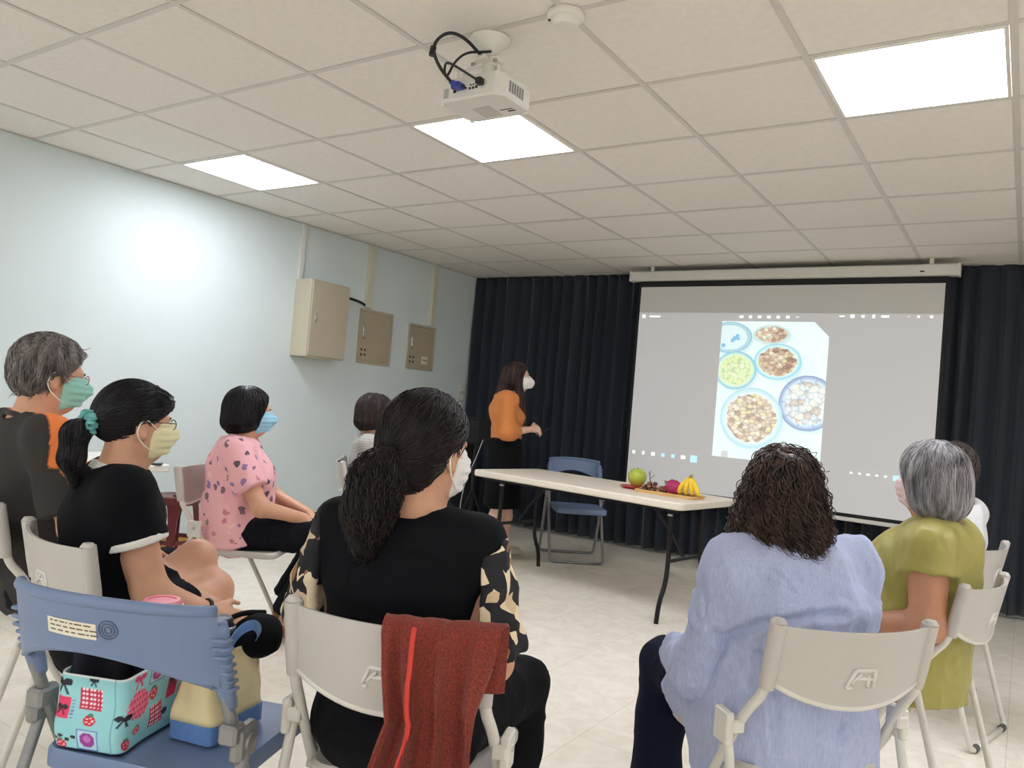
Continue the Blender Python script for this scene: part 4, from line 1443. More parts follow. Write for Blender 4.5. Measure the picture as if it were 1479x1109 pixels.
class Person:
    def __init__(s, label, x, y, yaw, top=1.21, lean=0.0, sh=.165, fat=1.0, headyaw=0, headpitch=0, headroll=0, hx=0.0, hy=0.0, hs=1.0,
                 res=.007, skin=SKIN, elL=None, elR=None, wrL=None, wrR=None, knL=None, knR=None, anL=None, anR=None, toL=None, toR=None,
                 hip=.525, bust=.0, seated=True, belly=0.0, hip_y=-.03, shy=0.0, arm=1.0, drop=.012):
        s.label, s.x, s.y, s.yaw, s.res, s.skin = label, x, y, yaw, res, skin
        s.fat = fat
        s.arm = arm
        s.bust = bust
        s.belly = belly
        s.hs = hs
        J = s.J = {}
        J['pel'] = A3(0, hip_y, hip)
        shz = top - .285 * hs
        J['nb'] = A3(hx * .5, lean + shy - .035, top - .245 * hs)
        J['che'] = A3(hx * .3, (lean + shy) * .75 - .04, shz - .09)
        J['wai'] = A3(0, lean * .3 + hip_y - .005, hip + (shz - hip) * .38)
        J['hc'] = A3(hx, lean + hy + shy, top - .112 * hs)
        s.H = rotm(headyaw, headpitch, headroll)
        for sd, sg in (('L', -1), ('R', 1)):
            J['sh' + sd] = A3(sg * sh + hx * .3, lean + shy - .035, shz - drop)
            J['el' + sd] = A3({'L': elL, 'R': elR}[sd] or (sg * (sh + .06), lean + .03, shz - .27))
            J['wr' + sd] = A3({'L': wrL, 'R': wrR}[sd] or (sg * .10, .24, hip + .09))
            J['hi' + sd] = A3(sg * .085 * fat, hip_y + .03, hip - .005)
            J['kn' + sd] = A3({'L': knL, 'R': knR}[sd] or (sg * .10, .40, .50))
            J['an' + sd] = A3({'L': anL, 'R': anR}[sd] or (sg * .10, .38, .075))
            J['to' + sd] = A3({'L': toL, 'R': toR}[sd] or (J['an' + sd] + A3(0, .15, -.045)))
        P = np.array(list(J.values()))
        s.lo = P.min(0) - .17
        s.hi = P.max(0) + .17
        s.lo[2] = max(s.lo[2], -.02)
        s.root = None
    def hp(s, x, y, z):
        return s.J['hc'] + s.H @ (A3(x, y, z) * s.hs)
    # ---- primitives shared by body and clothes
    def torso(s, F, o=0.0, k=.05, hipw=None):
        J, f = s.J, s.fat
        w = lambda a, b: (a * f + o, b * f + o)
        hw = hipw or .155
        F.seg(J['pel'], J['wai'], w(hw, .115), w(.132, .098), k)
        F.seg(J['wai'], J['che'], w(.132, .098), w(.150, .105), k)
        F.seg(J['che'], (J['shL'] + J['shR']) / 2 + A3(0, 0, -.012), w(.150, .105), w(.118, .066), k)
        for sd in 'LR':
            F.cone(J['nb'] + A3(0, -.005, -.045), J['sh' + sd], .052 + o, .050 * f ** .5 + o, .045)
        if s.bust:
            for sg in (-1, 1):
                F.ell(J['che'] + A3(sg * .065 * f, .085 * f + s.bust * .3, -.045), (.068 + o, .055 + s.bust * .5 + o, .062 + o), .05)
        if s.belly:
            F.ell(J['wai'] + A3(0, .05 + s.belly * .3, -.01), (.12 * f + o, .08 + s.belly * .6 + o, .11 + o), .06)
        return F
    def upper_arm(s, F, sd, o=0.0, frac=1.0, flat=False, k=.035, flare=0.0, r0=.047, r1=.038):
        a, b = s.J['sh' + sd], s.J['el' + sd]
        e = a + (b - a) * frac
        F.cone(a, e, r0 * s.fat ** .6 * s.arm + o, (r0 * (1 - frac) + r1 * frac) * s.fat ** .6 * s.arm + o + flare, k, flat=flat)
    def forearm(s, F, sd, o=0.0, frac=1.0, flat=False, k=.025, flare=0.0, r0=.038, r1=.0245):
        a, b = s.J['el' + sd], s.J['wr' + sd]
        e = a + (b - a) * frac
        q = s.fat ** .6 * s.arm
        F.cone(a, e, r0 * q + o, (r0 * (1 - frac) + r1 * frac) * q + o + flare, k, flat=flat)
    def hand(s, F, sd, direction, palm, curl=25, spread=6, sc=1.0):
        """direction: unit vector wrist->knuckles; palm: unit vector out of the palm"""
        w = s.J['wr' + sd]
        d = unit(direction)
        p = unit(A3(palm) - d * (A3(palm) @ d))
        t = np.cross(d, p)
        if sd == 'L':
            t = -t
        # t points to the thumb side
        t = t if sd == 'R' else t
        M = np.stack([t, p, d], 1)
        F.ell(w + d * .045 * sc, (.036 * sc, .0145 * sc, .048 * sc), .012, M)
        F.cone(w, w + d * .03 * sc, .023 * sc, .022 * sc, .012, sq=(p, .75))
        for i, (off, ln) in enumerate(((.026, .068), (.009, .076), (-.009, .070), (-.025, .056))):
            b = w + d * .078 * sc + t * off * sc
            a1 = math.radians(curl * (.8 + .1 * i))
            sp_ = t * math.tan(math.radians(spread * (1.5 - i)))
            d1 = unit(d * math.cos(a1) + p * math.sin(a1) + sp_)
            a2 = a1 * 2.0
            d2 = unit(d * math.cos(a2) + p * math.sin(a2) + sp_ * .5)
            m = b + d1 * ln * .5 * sc
            F.cone(b - d * .012, m, .0088 * sc, .0082 * sc, .004)
            F.cone(m, m + d2 * ln * .5 * sc, .0082 * sc, .0068 * sc, .004)
        b = w + d * .022 * sc + t * .028 * sc
        d1 = unit(d * .75 + t * .6 + p * .25)
        m = b + d1 * .035 * sc
        F.cone(b, m, .0115 * sc, .0098 * sc, .01)
        F.cone(m, m + unit(d * .95 + t * .15 + p * .3) * .032 * sc, .0095 * sc, .0075 * sc, .004)
    def leg(s, F, sd, o=0.0, k=.035, a=0.0, b=1.0, part='both', flat=False, flare=0.0):
        J, q = s.J, s.fat ** .5
        if part in ('both', 'thigh'):
            e = J['hi' + sd] + (J['kn' + sd] - J['hi' + sd]) * (b if part == 'thigh' else 1)
            rr = .084 + (.055 - .084) * (b if part == 'thigh' else 1)
            F.cone(J['hi' + sd], e, .084 * q + o, rr * q + o + (flare if part == 'thigh' else 0), k, flat=flat and part == 'thigh')
        if part in ('both', 'shin'):
            kn, an = J['kn' + sd], J['an' + sd]
            e = kn + (an - kn) * b
            mid = kn + (an - kn) * .35
            F.cone(kn, mid, .054 * q + o, .054 * q + o, k * .7)
            F.cone(mid, e, .054 * q + o, .036 * q + o + flare, k * .7, flat=flat)
            if o < .006:
                n = unit(an - kn)
                back = unit(A3(0, -1, 0) - n * (A3(0, -1, 0) @ n))
                F.cone(kn + (an - kn) * .15 + back * .012, kn + (an - kn) * .45 + back * .012, .045 * q, .042 * q, .03)
    def foot(s, F, sd, o=0.0):
        J = s.J
        an, to = J['an' + sd], J['to' + sd]
        d = unit(to - an)
        F.cone(an, an + A3(0, 0, -.02), .036 + o, .036 + o, .02)
        F.cone(an + A3(0, -.02, -.035) * 1.0, an * .35 + to * .65, .030 + o, .034 + o, .02, sq=((0, 0, 1), .8))
        F.cone(an * .4 + to * .6, to, .036 + o, .026 + o, .02, sq=((0, 0, 1), .62))
    def head(s, F, ears=True):
        h, H = s.hp, s.H
        q = s.hs
        E = lambda c, r, k=.02, op='u': F.ell(h(*c), A3(r) * q, k, H, op)
        E((0, -.012, .030), (.072, .091, .084), .02)
        E((0, .028, -.030), (.060, .062, .084), .03)
        E((0, .038, -.074), (.040, .042, .034), .03)
        E((0, .078, .020), (.048, .014, .011), .02)
        for sg in (-1, 1):
            E((sg * .036, .058, -.028), (.024, .026, .024), .02)
            E((sg * .032, .094, .002), (.016, .012, .010), .010, 's')
            if ears:
                E((sg * .074, -.010, -.010), (.0095, .019, .031), .006)
                E((sg * .082, -.006, -.008), (.006, .010, .017), .004, 's')
                E((sg * .073, .000, -.034), (.008, .009, .010), .006)
        F.cone(h(0, .086, .008), h(0, .106, -.026), .0075 * q, .0115 * q, .012)
        for sg in (-1, 1):
            E((sg * .011, .095, -.029), (.009, .010, .008), .008)
        E((0, .090, -.054), (.021, .010, .007), .008)
        E((0, .088, -.063), (.018, .010, .0065), .006)
        F.cone(h(0, -.022, -.055), s.J['nb'] + A3(0, -.008, -.03), .051 * q, .058 * q, .03)
        F.cone(h(0, -.005, -.070), s.J['nb'] + A3(0, .012, -.04), .044 * q, .050 * q, .03)
    # ---- build
    def new(s, lo=None, hi=None, res=None):
        return Field(s.lo if lo is None else lo, s.hi if hi is None else hi, res or s.res)
    def body(s, handL=None, handR=None, legs=True):
        F = s.new(res=s.res * 1.18)
        s.torso(F, -.004)
        for sd in 'LR':
            s.upper_arm(F, sd)
            s.forearm(F, sd)
            if legs:
                s.leg(F, sd)
                s.foot(F, sd)
        if handL:
            s.hand(F, 'L', *handL)
        if handR:
            s.hand(F, 'R', *handR)
        s.head(F)
        V, Q = F.surf()
        V = relax(V, Q, 1, .35)
        o = link('person', mesh_from('person', V, Q), s.skin, None, (s.x, s.y, 0), -math.radians(s.yaw))
        tag(o, s.label, 'person', None)
        s.root = o
        s.bodyF = F
        return o
    def part(s, name, F, m, rx=1, w=.4, fold=None, crease=None):
        V, Q = F.surf()
        if rx:
            V = relax(V, Q, rx, w)
        if fold:
            for f in (fold if isinstance(fold, list) else [fold]):
                V = folds(V, Q, **f)
        if crease:
            V = creases(V, Q, crease)
        return link(name, mesh_from(name, V, Q), m, s.root)
    def raw(s, name, V, Q, m, parent=None):
        return link(name, mesh_from(name, V, np.asarray(Q)), m, parent or s.root)
    def mb(s, name, b, m, smooth=True, parent=None):
        return b.build(name, m, parent or s.root, smooth=smooth)
    def eyes(s, brow=(40, 34, 32)):
        mw = mat('eye_white', (226, 222, 216), .3)
        mi = mat('eye_iris', (36, 24, 18), .2)
        for sg in (-1, 1):
            c = s.hp(sg * .031, .0795, .003)
            e = link('eye', ball_mesh('eye', sph(.0105 * s.hs, .0105 * s.hs), 14, 10), mw, s.root, c)
            b = link('iris', ball_mesh('iris', sph(.0055, .0055), 10, 8), mi, e, s.H @ A3(0, .0065, 0))
            P = [s.hp(sg * x, y, z) for x, y, z in ((.014, .0925, .019), (.028, .0915, .0235), (.045, .080, .020))]
            s.mb('eyebrow', MB().tube(P, [.0028, .0036, .0018], 6, True, 2), mat('brow_%d' % brow[0], brow, .8))
    def mask(s, m, strap=(238, 238, 234), bulge=0.0, z0=-.004, z1=-.106, ear=True, xw=.062):
        q = s.hs
        c = s.hp(0, .05, -.05)
        F = Field(c - .11, c + .11, .0045)
        h, H = s.hp, s.H
        E = lambda cc, r, k=.02, op='u': F.ell(h(*cc), A3(r) * q, k, H, op)
        E((0, .028, -.030), (.066, .069, .090), .03)
        E((0, .040, -.074), (.047, .049, .040), .03)
        E((0, .062, -.045), (.046, .042 + bulge, .050), .03)
        F.cone(h(0, .086, .004), h(0, .110 + bulge, -.030), .018, .024, .02)
        for sg in (-1, 1):
            E((sg * .034, .062, -.030), (.031, .034, .032), .02)
        if bulge:
            E((0, .085, -.048), (.040, .040 + bulge, .045), .03)
        F.cut(h(0, 0, z0), H @ A3(0, -.28, 1))
        F.cut(h(0, 0, z1), H @ A3(0, .25, -1))
        F.cut(h(0, .022, 0), H @ A3(0, -1, 0), .004)
        for sg in (-1, 1):
            F.cut(h(sg * xw, 0, 0), H @ A3(sg, -.25, 0), .006)
        V, Q = F.surf()
        V = relax(V, Q, 1, .4)
        # pleats
        loc = (V - s.J['hc']) @ H / q
        N = vnormals(V, Q)
        if not bulge:
            V = V + N * (.0013 * np.sign(np.sin(loc[:, 2] * 2 * PI / .021)))[:, None] * (np.clip((loc[:, 1] - .03) / .03, 0, 1))[:, None]
        o = s.raw('face_mask', V, Q, m)
        if ear:
            ms = mat('mask_strap_%d' % strap[0], strap, .7)
            for sg in (-1, 1):
                P = [h(sg * .056, .055, -.016), h(sg * .071, .030, -.006), h(sg * .080, .004, .018), h(sg * .084, -.018, .014), h(sg * .082, -.026, -.014)]
                link('strap', MB().tube(P, .0016, 6, True, 2).mesh('strap', True), ms, o)
                P = [h(sg * .050, .052, -.082), h(sg * .066, .022, -.070), h(sg * .078, -.008, -.050), h(sg * .083, -.024, -.03), h(sg * .082, -.026, -.014)]
                link('strap', MB().tube(P, .0016, 6, True, 2).mesh('strap', True), ms, o)
        return o
    def glasses(s, col=(40, 34, 34)):
        b = MB()
        h = s.hp
        for sg in (-1, 1):
            P = [h(sg * (  .032 + .019 * math.cos(a)), .099, .004 + .0145 * math.sin(a)) for a in np.linspace(0, 2 * PI, 18)]
            b.tube(P, .0014, 6, False)
            b.tube([h(sg * .051, .098, .008), h(sg * .070, .080, .010), h(sg * .079, .01, .012), h(sg * .080, -.012, .006)], .0014, 6)
        b.tube([h(-.013, .100, .006), h(0, .104, .009), h(.013, .100, .006)], .0014, 6)
        return s.mb('glasses', b, mat('glasses_%d' % col[0], col, .4))
    def hair(s, name, prims, cuts, m, n=900, steps=14, step=.012, flow=None, rad=.0017, res=.0055, seed=1, lift=.001, curl=0.0, cfreq=1.0, jitter=.12, stick=1.0, maxd=.03, seedfilter=None, pad=.20, base=True, relaxn=2):
        """prims: list of ('e', centre, radii[, k]) / ('c', a, b, ra, rb) in head space; cuts: (point, normal) in head space"""
        h, H, q = s.hp, s.H, s.hs
        c = s.J['hc']
        F = Field(c - A3(pad, pad, pad + .12), c + A3(pad, pad, pad * .8), res)
        for p in prims:
            if p[0] == 'e':
                F.ell(h(*p[1]), A3(p[2]) * q, p[3] if len(p) > 3 else .03, H)
            elif p[0] == 'c':
                F.cone(h(*p[1]), h(*p[2]), p[3] * q, p[4] * q, p[5] if len(p) > 5 else .03)
            elif p[0] == 'x':     # cut here, later prims unaffected
                F.cut(h(*p[1]), H @ A3(p[2]), p[3] if len(p) > 3 else .008)
            elif p[0] == 's':
                F.ell(h(*p[1]), A3(p[2]) * q, .008, H, 's')
        for cc in cuts:
            F.cut(h(*cc[0]), H @ A3(cc[1]), cc[2] if len(cc) > 2 else .008)
        V, Q = F.surf()
        V = relax(V, Q, relaxn, .5)
        rng = np.random.RandomState(seed)
        loc = (V - c) @ H / q
        ok = np.arange(len(V)) if seedfilter is None else np.where(seedfilter(loc))[0]
        fl = flow or (lambda L: np.stack([L[:, 0] * 6, (L[:, 1] + .02) * 4 * 1.0, np.full(len(L), -.55)], 1))
        def flw(P):
            return fl((P - c) @ H / q) @ H.T
        sd = V[rng.choice(ok, n)]
        SV, SQ = strands(F, sd, flw, steps, step, lift, rad, rng, curl, cfreq, stick, jitter, maxd=maxd)
        s.hairF = F
        if base:
            V, Q = joinvf((V, Q), (SV, SQ))
        else:
            V, Q = SV, SQ
        return s.raw(name, V, Q, m)

def hairmat(name, c1, c2, rough=.42):
    return mat(name, c1, rough, col2=c2, vscale=45, stretch=(1, 1, .25), bump=.15, bscale=500, spec=.35)
# ------------------------------------------------------------------ fabrics
def fabric(name, col, rough=.85, var=.06, vs=90, bump=.2, bs=500, col2=None, sheen=.15, stretch=(1, 1, 1)):
    return mat(name, col, rough, var, vs, bump, bs, col2=col2, sheen=sheen, stretch=stretch, spec=.18)
m_blackcloth = fabric('black_jersey', (7, 8, 13), sheen=0)
m_blackpants = fabric('black_trousers', (11, 11, 15), sheen=0)
m_navy = fabric('navy_trousers', (17, 20, 42), sheen=0)
m_shoe_dark = mat('dark_shoe', (24, 22, 24), .5)

def nodes_of(m):
    return m.node_tree, m.node_tree.nodes['Principled BSDF']
def leaf_print():
    """black ground with beige and brown torn leaf shapes"""
    m = mat('leaf_print', (18, 18, 24), .8)
    nt, b = nodes_of(m)
    tc = nt.nodes.new('ShaderNodeTexCoord')
    n0 = nt.nodes.new('ShaderNodeTexNoise')
    n0.inputs['Scale'].default_value = 9
    v = nt.nodes.new('ShaderNodeMix')
    v.data_type = 'VECTOR'
    v.inputs['Factor'].default_value = .12
    nt.links.new(tc.outputs['Object'], n0.inputs['Vector'])
    nt.links.new(tc.outputs['Object'], v.inputs['A'])
    nt.links.new(n0.outputs['Color'], v.inputs['B'])
    w = nt.nodes.new('ShaderNodeTexVoronoi')
    w.inputs['Scale'].default_value = 36
    nt.links.new(v.outputs['Result'], w.inputs['Vector'])
    r = nt.nodes.new('ShaderNodeValToRGB')
    cr = r.color_ramp
    cr.interpolation = 'CONSTANT'
    cr.elements[0].position = 0
    cr.elements[0].color = (*lin((20, 19, 26)), 1)
    cr.elements[1].position = .42
    cr.elements[1].color = (*lin((206, 182, 150)), 1)
    for p, c in ((.58, (24, 22, 28)), (.66, (226, 208, 176)), (.82, (150, 104, 72)), (.88, (20, 20, 26))):
        e = cr.elements.new(p)
        e.color = (*lin(c), 1)
    wv = nt.nodes.new('ShaderNodeSeparateColor')
    nt.links.new(w.outputs['Color'], wv.inputs['Color'])
    nt.links.new(wv.outputs['Red'], r.inputs['Fac'])
    nt.links.new(r.outputs['Color'], b.inputs['Base Color'])
    return m
def floral_print():
    m = mat('pink_floral', (236, 176, 182), .85)
    nt, b = nodes_of(m)
    tc = nt.nodes.new('ShaderNodeTexCoord')
    w = nt.nodes.new('ShaderNodeTexVoronoi')
    w.inputs['Scale'].default_value = 24
    n0 = nt.nodes.new('ShaderNodeTexNoise')
    n0.inputs['Scale'].default_value = 40
    mx0 = nt.nodes.new('ShaderNodeMix')
    mx0.data_type = 'VECTOR'
    mx0.inputs['Factor'].default_value = .035
    nt.links.new(tc.outputs['Object'], n0.inputs['Vector'])
    nt.links.new(tc.outputs['Object'], mx0.inputs['A'])
    nt.links.new(n0.outputs['Color'], mx0.inputs['B'])
    nt.links.new(mx0.outputs['Result'], w.inputs['Vector'])
    lt = nt.nodes.new('ShaderNodeMath')
    lt.operation = 'LESS_THAN'
    lt.inputs[1].default_value = .36
    nt.links.new(w.outputs['Distance'], lt.inputs[0])
    sc_ = nt.nodes.new('ShaderNodeSeparateColor')
    nt.links.new(w.outputs['Color'], sc_.inputs['Color'])
    r = nt.nodes.new('ShaderNodeValToRGB')
    cr = r.color_ramp
    cr.interpolation = 'CONSTANT'
    cr.elements[0].color = (*lin((236, 178, 184)), 1)
    cr.elements[1].position = .35
    cr.elements[1].color = (*lin((128, 108, 120)), 1)
    for p, c in ((.48, (150, 120, 168)), (.60, (240, 200, 204)), (.70, (96, 84, 92)), (.80, (206, 128, 140)), (.92, (150, 140, 120))):
        e = cr.elements.new(p)
        e.color = (*lin(c), 1)
    nt.links.new(sc_.outputs['Green'], r.inputs['Fac'])
    mx = nt.nodes.new('ShaderNodeMix')
    mx.data_type = 'RGBA'
    mx.inputs['A'].default_value = (*lin((237, 180, 186)), 1)
    nt.links.new(lt.outputs[0], mx.inputs['Factor'])
    nt.links.new(r.outputs['Color'], mx.inputs['B'])
    nt.links.new(mx.outputs['Result'], b.inputs['Base Color'])
    return m
def stripe_cloth(name, c1, c2, scale, axis='X', bump=.35, rough=.85):
    m = mat(name, c1, rough)
    nt, b = nodes_of(m)
    tc = nt.nodes.new('ShaderNodeTexCoord')
    w = nt.nodes.new('ShaderNodeTexWave')
    w.bands_direction = axis
    w.inputs['Scale'].default_value = scale
    w.inputs['Distortion'].default_value = 2.5
    w.inputs['Detail'].default_value = 2
    w.inputs['Detail Scale'].default_value = 2.0
    nt.links.new(tc.outputs['Object'], w.inputs['Vector'])
    n = nt.nodes.new('ShaderNodeTexNoise')
    n.inputs['Scale'].default_value = 160
    nt.links.new(tc.outputs['Object'], n.inputs['Vector'])
    mu = nt.nodes.new('ShaderNodeMath')
    mu.operation = 'MULTIPLY'
    nt.links.new(w.outputs['Fac'], mu.inputs[0])
    nt.links.new(n.outputs['Fac'], mu.inputs[1])
    r = nt.nodes.new('ShaderNodeValToRGB')
    r.color_ramp.elements[0].position = .12
    r.color_ramp.elements[1].position = .5
    r.color_ramp.elements[0].color = (*lin(c2), 1)
    r.color_ramp.elements[1].color = (*lin(c1), 1)
    nt.links.new(mu.outputs[0], r.inputs['Fac'])
    nt.links.new(r.outputs['Color'], b.inputs['Base Color'])
    bp = nt.nodes.new('ShaderNodeBump')
    bp.inputs['Strength'].default_value = bump
    bp.inputs['Distance'].default_value = .002
    nt.links.new(mu.outputs[0], bp.inputs['Height'])
    nt.links.new(bp.outputs['Normal'], b.inputs['Normal'])
    return m

CAP = ('e', (0, -.014, .034), (.081, .101, .091))
DOWN = (0.1, -.35, -.93)
FWD_DOWN = (0, .5, -.86)

def shoe(p, sd, m, sole=None):
    F = Field(np.minimum(p.J['an' + sd], p.J['to' + sd]) - .08, np.maximum(p.J['an' + sd], p.J['to' + sd]) + .08, .006)
    p.foot(F, sd, .006)
    F.cut(p.J['an' + sd] + A3(0, 0, .005), (0, 0, 1), .006)
    return p.part('shoe', F, m, 1)
def trousers(p, m, o=.012, frac=.97, flare=.012, fold=None, top=None, hipw=.165):
    F = p.new()
    F.seg(p.J['pel'], p.J['wai'] * .6 + p.J['pel'] * .4, (hipw * p.fat + o, .118 * p.fat + o), (.14 * p.fat + o, .10 * p.fat + o), .05)
    for sd in 'LR':
        p.leg(F, sd, o, .04, b=frac, flat=True, flare=flare)
    return p.part('trousers', F, m, 1, fold=fold or dict(amp=.007, freq=14, stretch=(1, 1, 1), seed=4))
def necking(p, F, neck=0.0, r=.060, tilt=.22):
    nb = p.J['nb']
    ax = unit(A3(0, -tilt, 1))
    F.cut(nb + A3(0, 0, .030), (0, .1, 1), .02)
    F.cone(nb + A3(0, .006, -.022 + neck) - ax * .0, nb + ax * .13, r, r + .035, .010, op='s')
def top_garment(p, o=.012, frac=.6, sleeve_o=.012, flare=.012, hem=None, neck=.0, hipw=.165, k=.05, sleeves=True, sleeve_flat=True, long=None, lr='LR'):
    F = p.new()
    p.torso(F, o, k, hipw)
    if sleeves:
        for sd in lr:
            if long is not None:
                p.upper_arm(F, sd, sleeve_o)
                p.forearm(F, sd, sleeve_o, long, True, flare=flare)
            else:
                p.upper_arm(F, sd, sleeve_o, frac, sleeve_flat, flare=flare)
    necking(p, F, neck)
    if hem is not None:
        F.cut((0, 0, hem), (0, 0, -1), .01)
    return F
def ring(p, name, c, axis, r0, r1, h_, m):
    """a short band around an arm"""
    F = Field(c - .09, c + .09, .0045)
    a = unit(axis)
    F.cone(c - a * h_ / 2, c + a * h_ / 2, r0, r1, 0, flat=True)
    F.cut(c - a * h_ / 2, -a)
    return p.part(name, F, m, 0)

# ------------------------------------------------------------------ woman in the black top (centre foreground)
def build_B():
    p = Person('seen from behind, woman with a low dark ponytail in a black top, centre foreground', *place(*CB, -.035, 0), CB[2], top=1.226, lean=-.075, sh=.145, fat=1.05,
               headyaw=20, headpitch=-2, hx=.028, hy=-.012, res=.0062, elR=(.212, -.09, .69), elL=(-.222, -.05, .69), wrR=(.13, .17, .62), wrL=(-.13, .18, .62),
               knR=(.20, .34, .50), knL=(-.12, .40, .50), anR=(.20, .30, .075), hip_y=-.06, hs=.99)
    p.body(handL=((.3, .9, -.2), (0, 0, -1)), handR=((-.3, .9, -.2), (0, 0, -1)))
    p.eyes()
    F = top_garment(p, .014, .30, .004, 0, hem=.47, neck=-.022)
    p.part('blouse', F, m_blackcloth, 1, fold=[dict(amp=.006, freq=11, stretch=(1, 1, .7), seed=2)])
    mp = leaf_print()
    for sd in 'LR':
        F = p.new()
        p.upper_arm(F, sd, .018, .93, True, flare=.016)
        F.cone(p.J['sh' + sd] + A3(0, 0, -.03), p.J['sh' + sd] * .5 + p.J['el' + sd] * .5, .058, .062, .03)
        F.cut(p.J['sh' + sd] + A3((1 if sd == 'R' else -1) * .030, 0, 0), A3(-1 if sd == 'R' else 1, 0, -.05), .006)
        p.part('sleeve', F, mp, 1, fold=dict(amp=.010, freq=20, stretch=(1, 1, .8), seed=3))
    trousers(p, m_blackpants)
    for sd in 'LR':
        shoe(p, sd, m_shoe_dark)
    hm = hairmat('hair_black_brown', (16, 13, 14), (44, 33, 32))
    tie = A3(-.004, -.112, -.022)
    def flow(L):
        d = tie - L
        return d / (np.linalg.norm(d, axis=1)[:, None] + 1e-6)
    p.hair('hair', [('e', (0, -.018, .036), (.086, .107, .096)), ('e', (0, -.066, -.015), (.070, .052, .078)), ('x', (0, .050, .045), (0, 1, -.75)), ('s', (.085, .0, -.035), (.03, .026, .045)), ('s', (-.085, .0, -.035), (.03, .026, .045))],
           [((0, -.03, -.088), (0, .55, -1))], hm, n=1800, steps=13, step=.011, flow=flow, rad=.0012, seed=3, jitter=.16, lift=.001)
    # tie and tail
    p.mb('hair_tie', MB().tube([p.hp(*(tie + A3(.018 * math.cos(a), -.004, .018 * math.sin(a)))) for a in np.linspace(0, 2 * PI, 16)], .006, 8, False), mat('hair_tie_black', (18, 16, 20), .6))
    def grav(L):
        return np.stack([np.full(len(L), -.06) + (L[:, 0] + .01) * 2.5, (L[:, 1] + .125) * 2.5, np.full(len(L), -1.)], 1)
    p.hair('ponytail', [('c', (0, -.118, -.02), (-.012, -.138, -.06), .030, .046), ('c', (-.012, -.138, -.06), (-.022, -.140, -.13), .047, .044), ('c', (-.022, -.140, -.13), (-.026, -.132, -.20), .042, .022)], [], hm,
           n=1200, steps=13, step=.0115, flow=grav, rad=.0013, seed=5, curl=.007, cfreq=2.5, jitter=.30, stick=.5, pad=.22)
    p.mask(mat('mask_white', (232, 230, 226), .8, bump=.1), (240, 238, 232))
    return p
build_B()

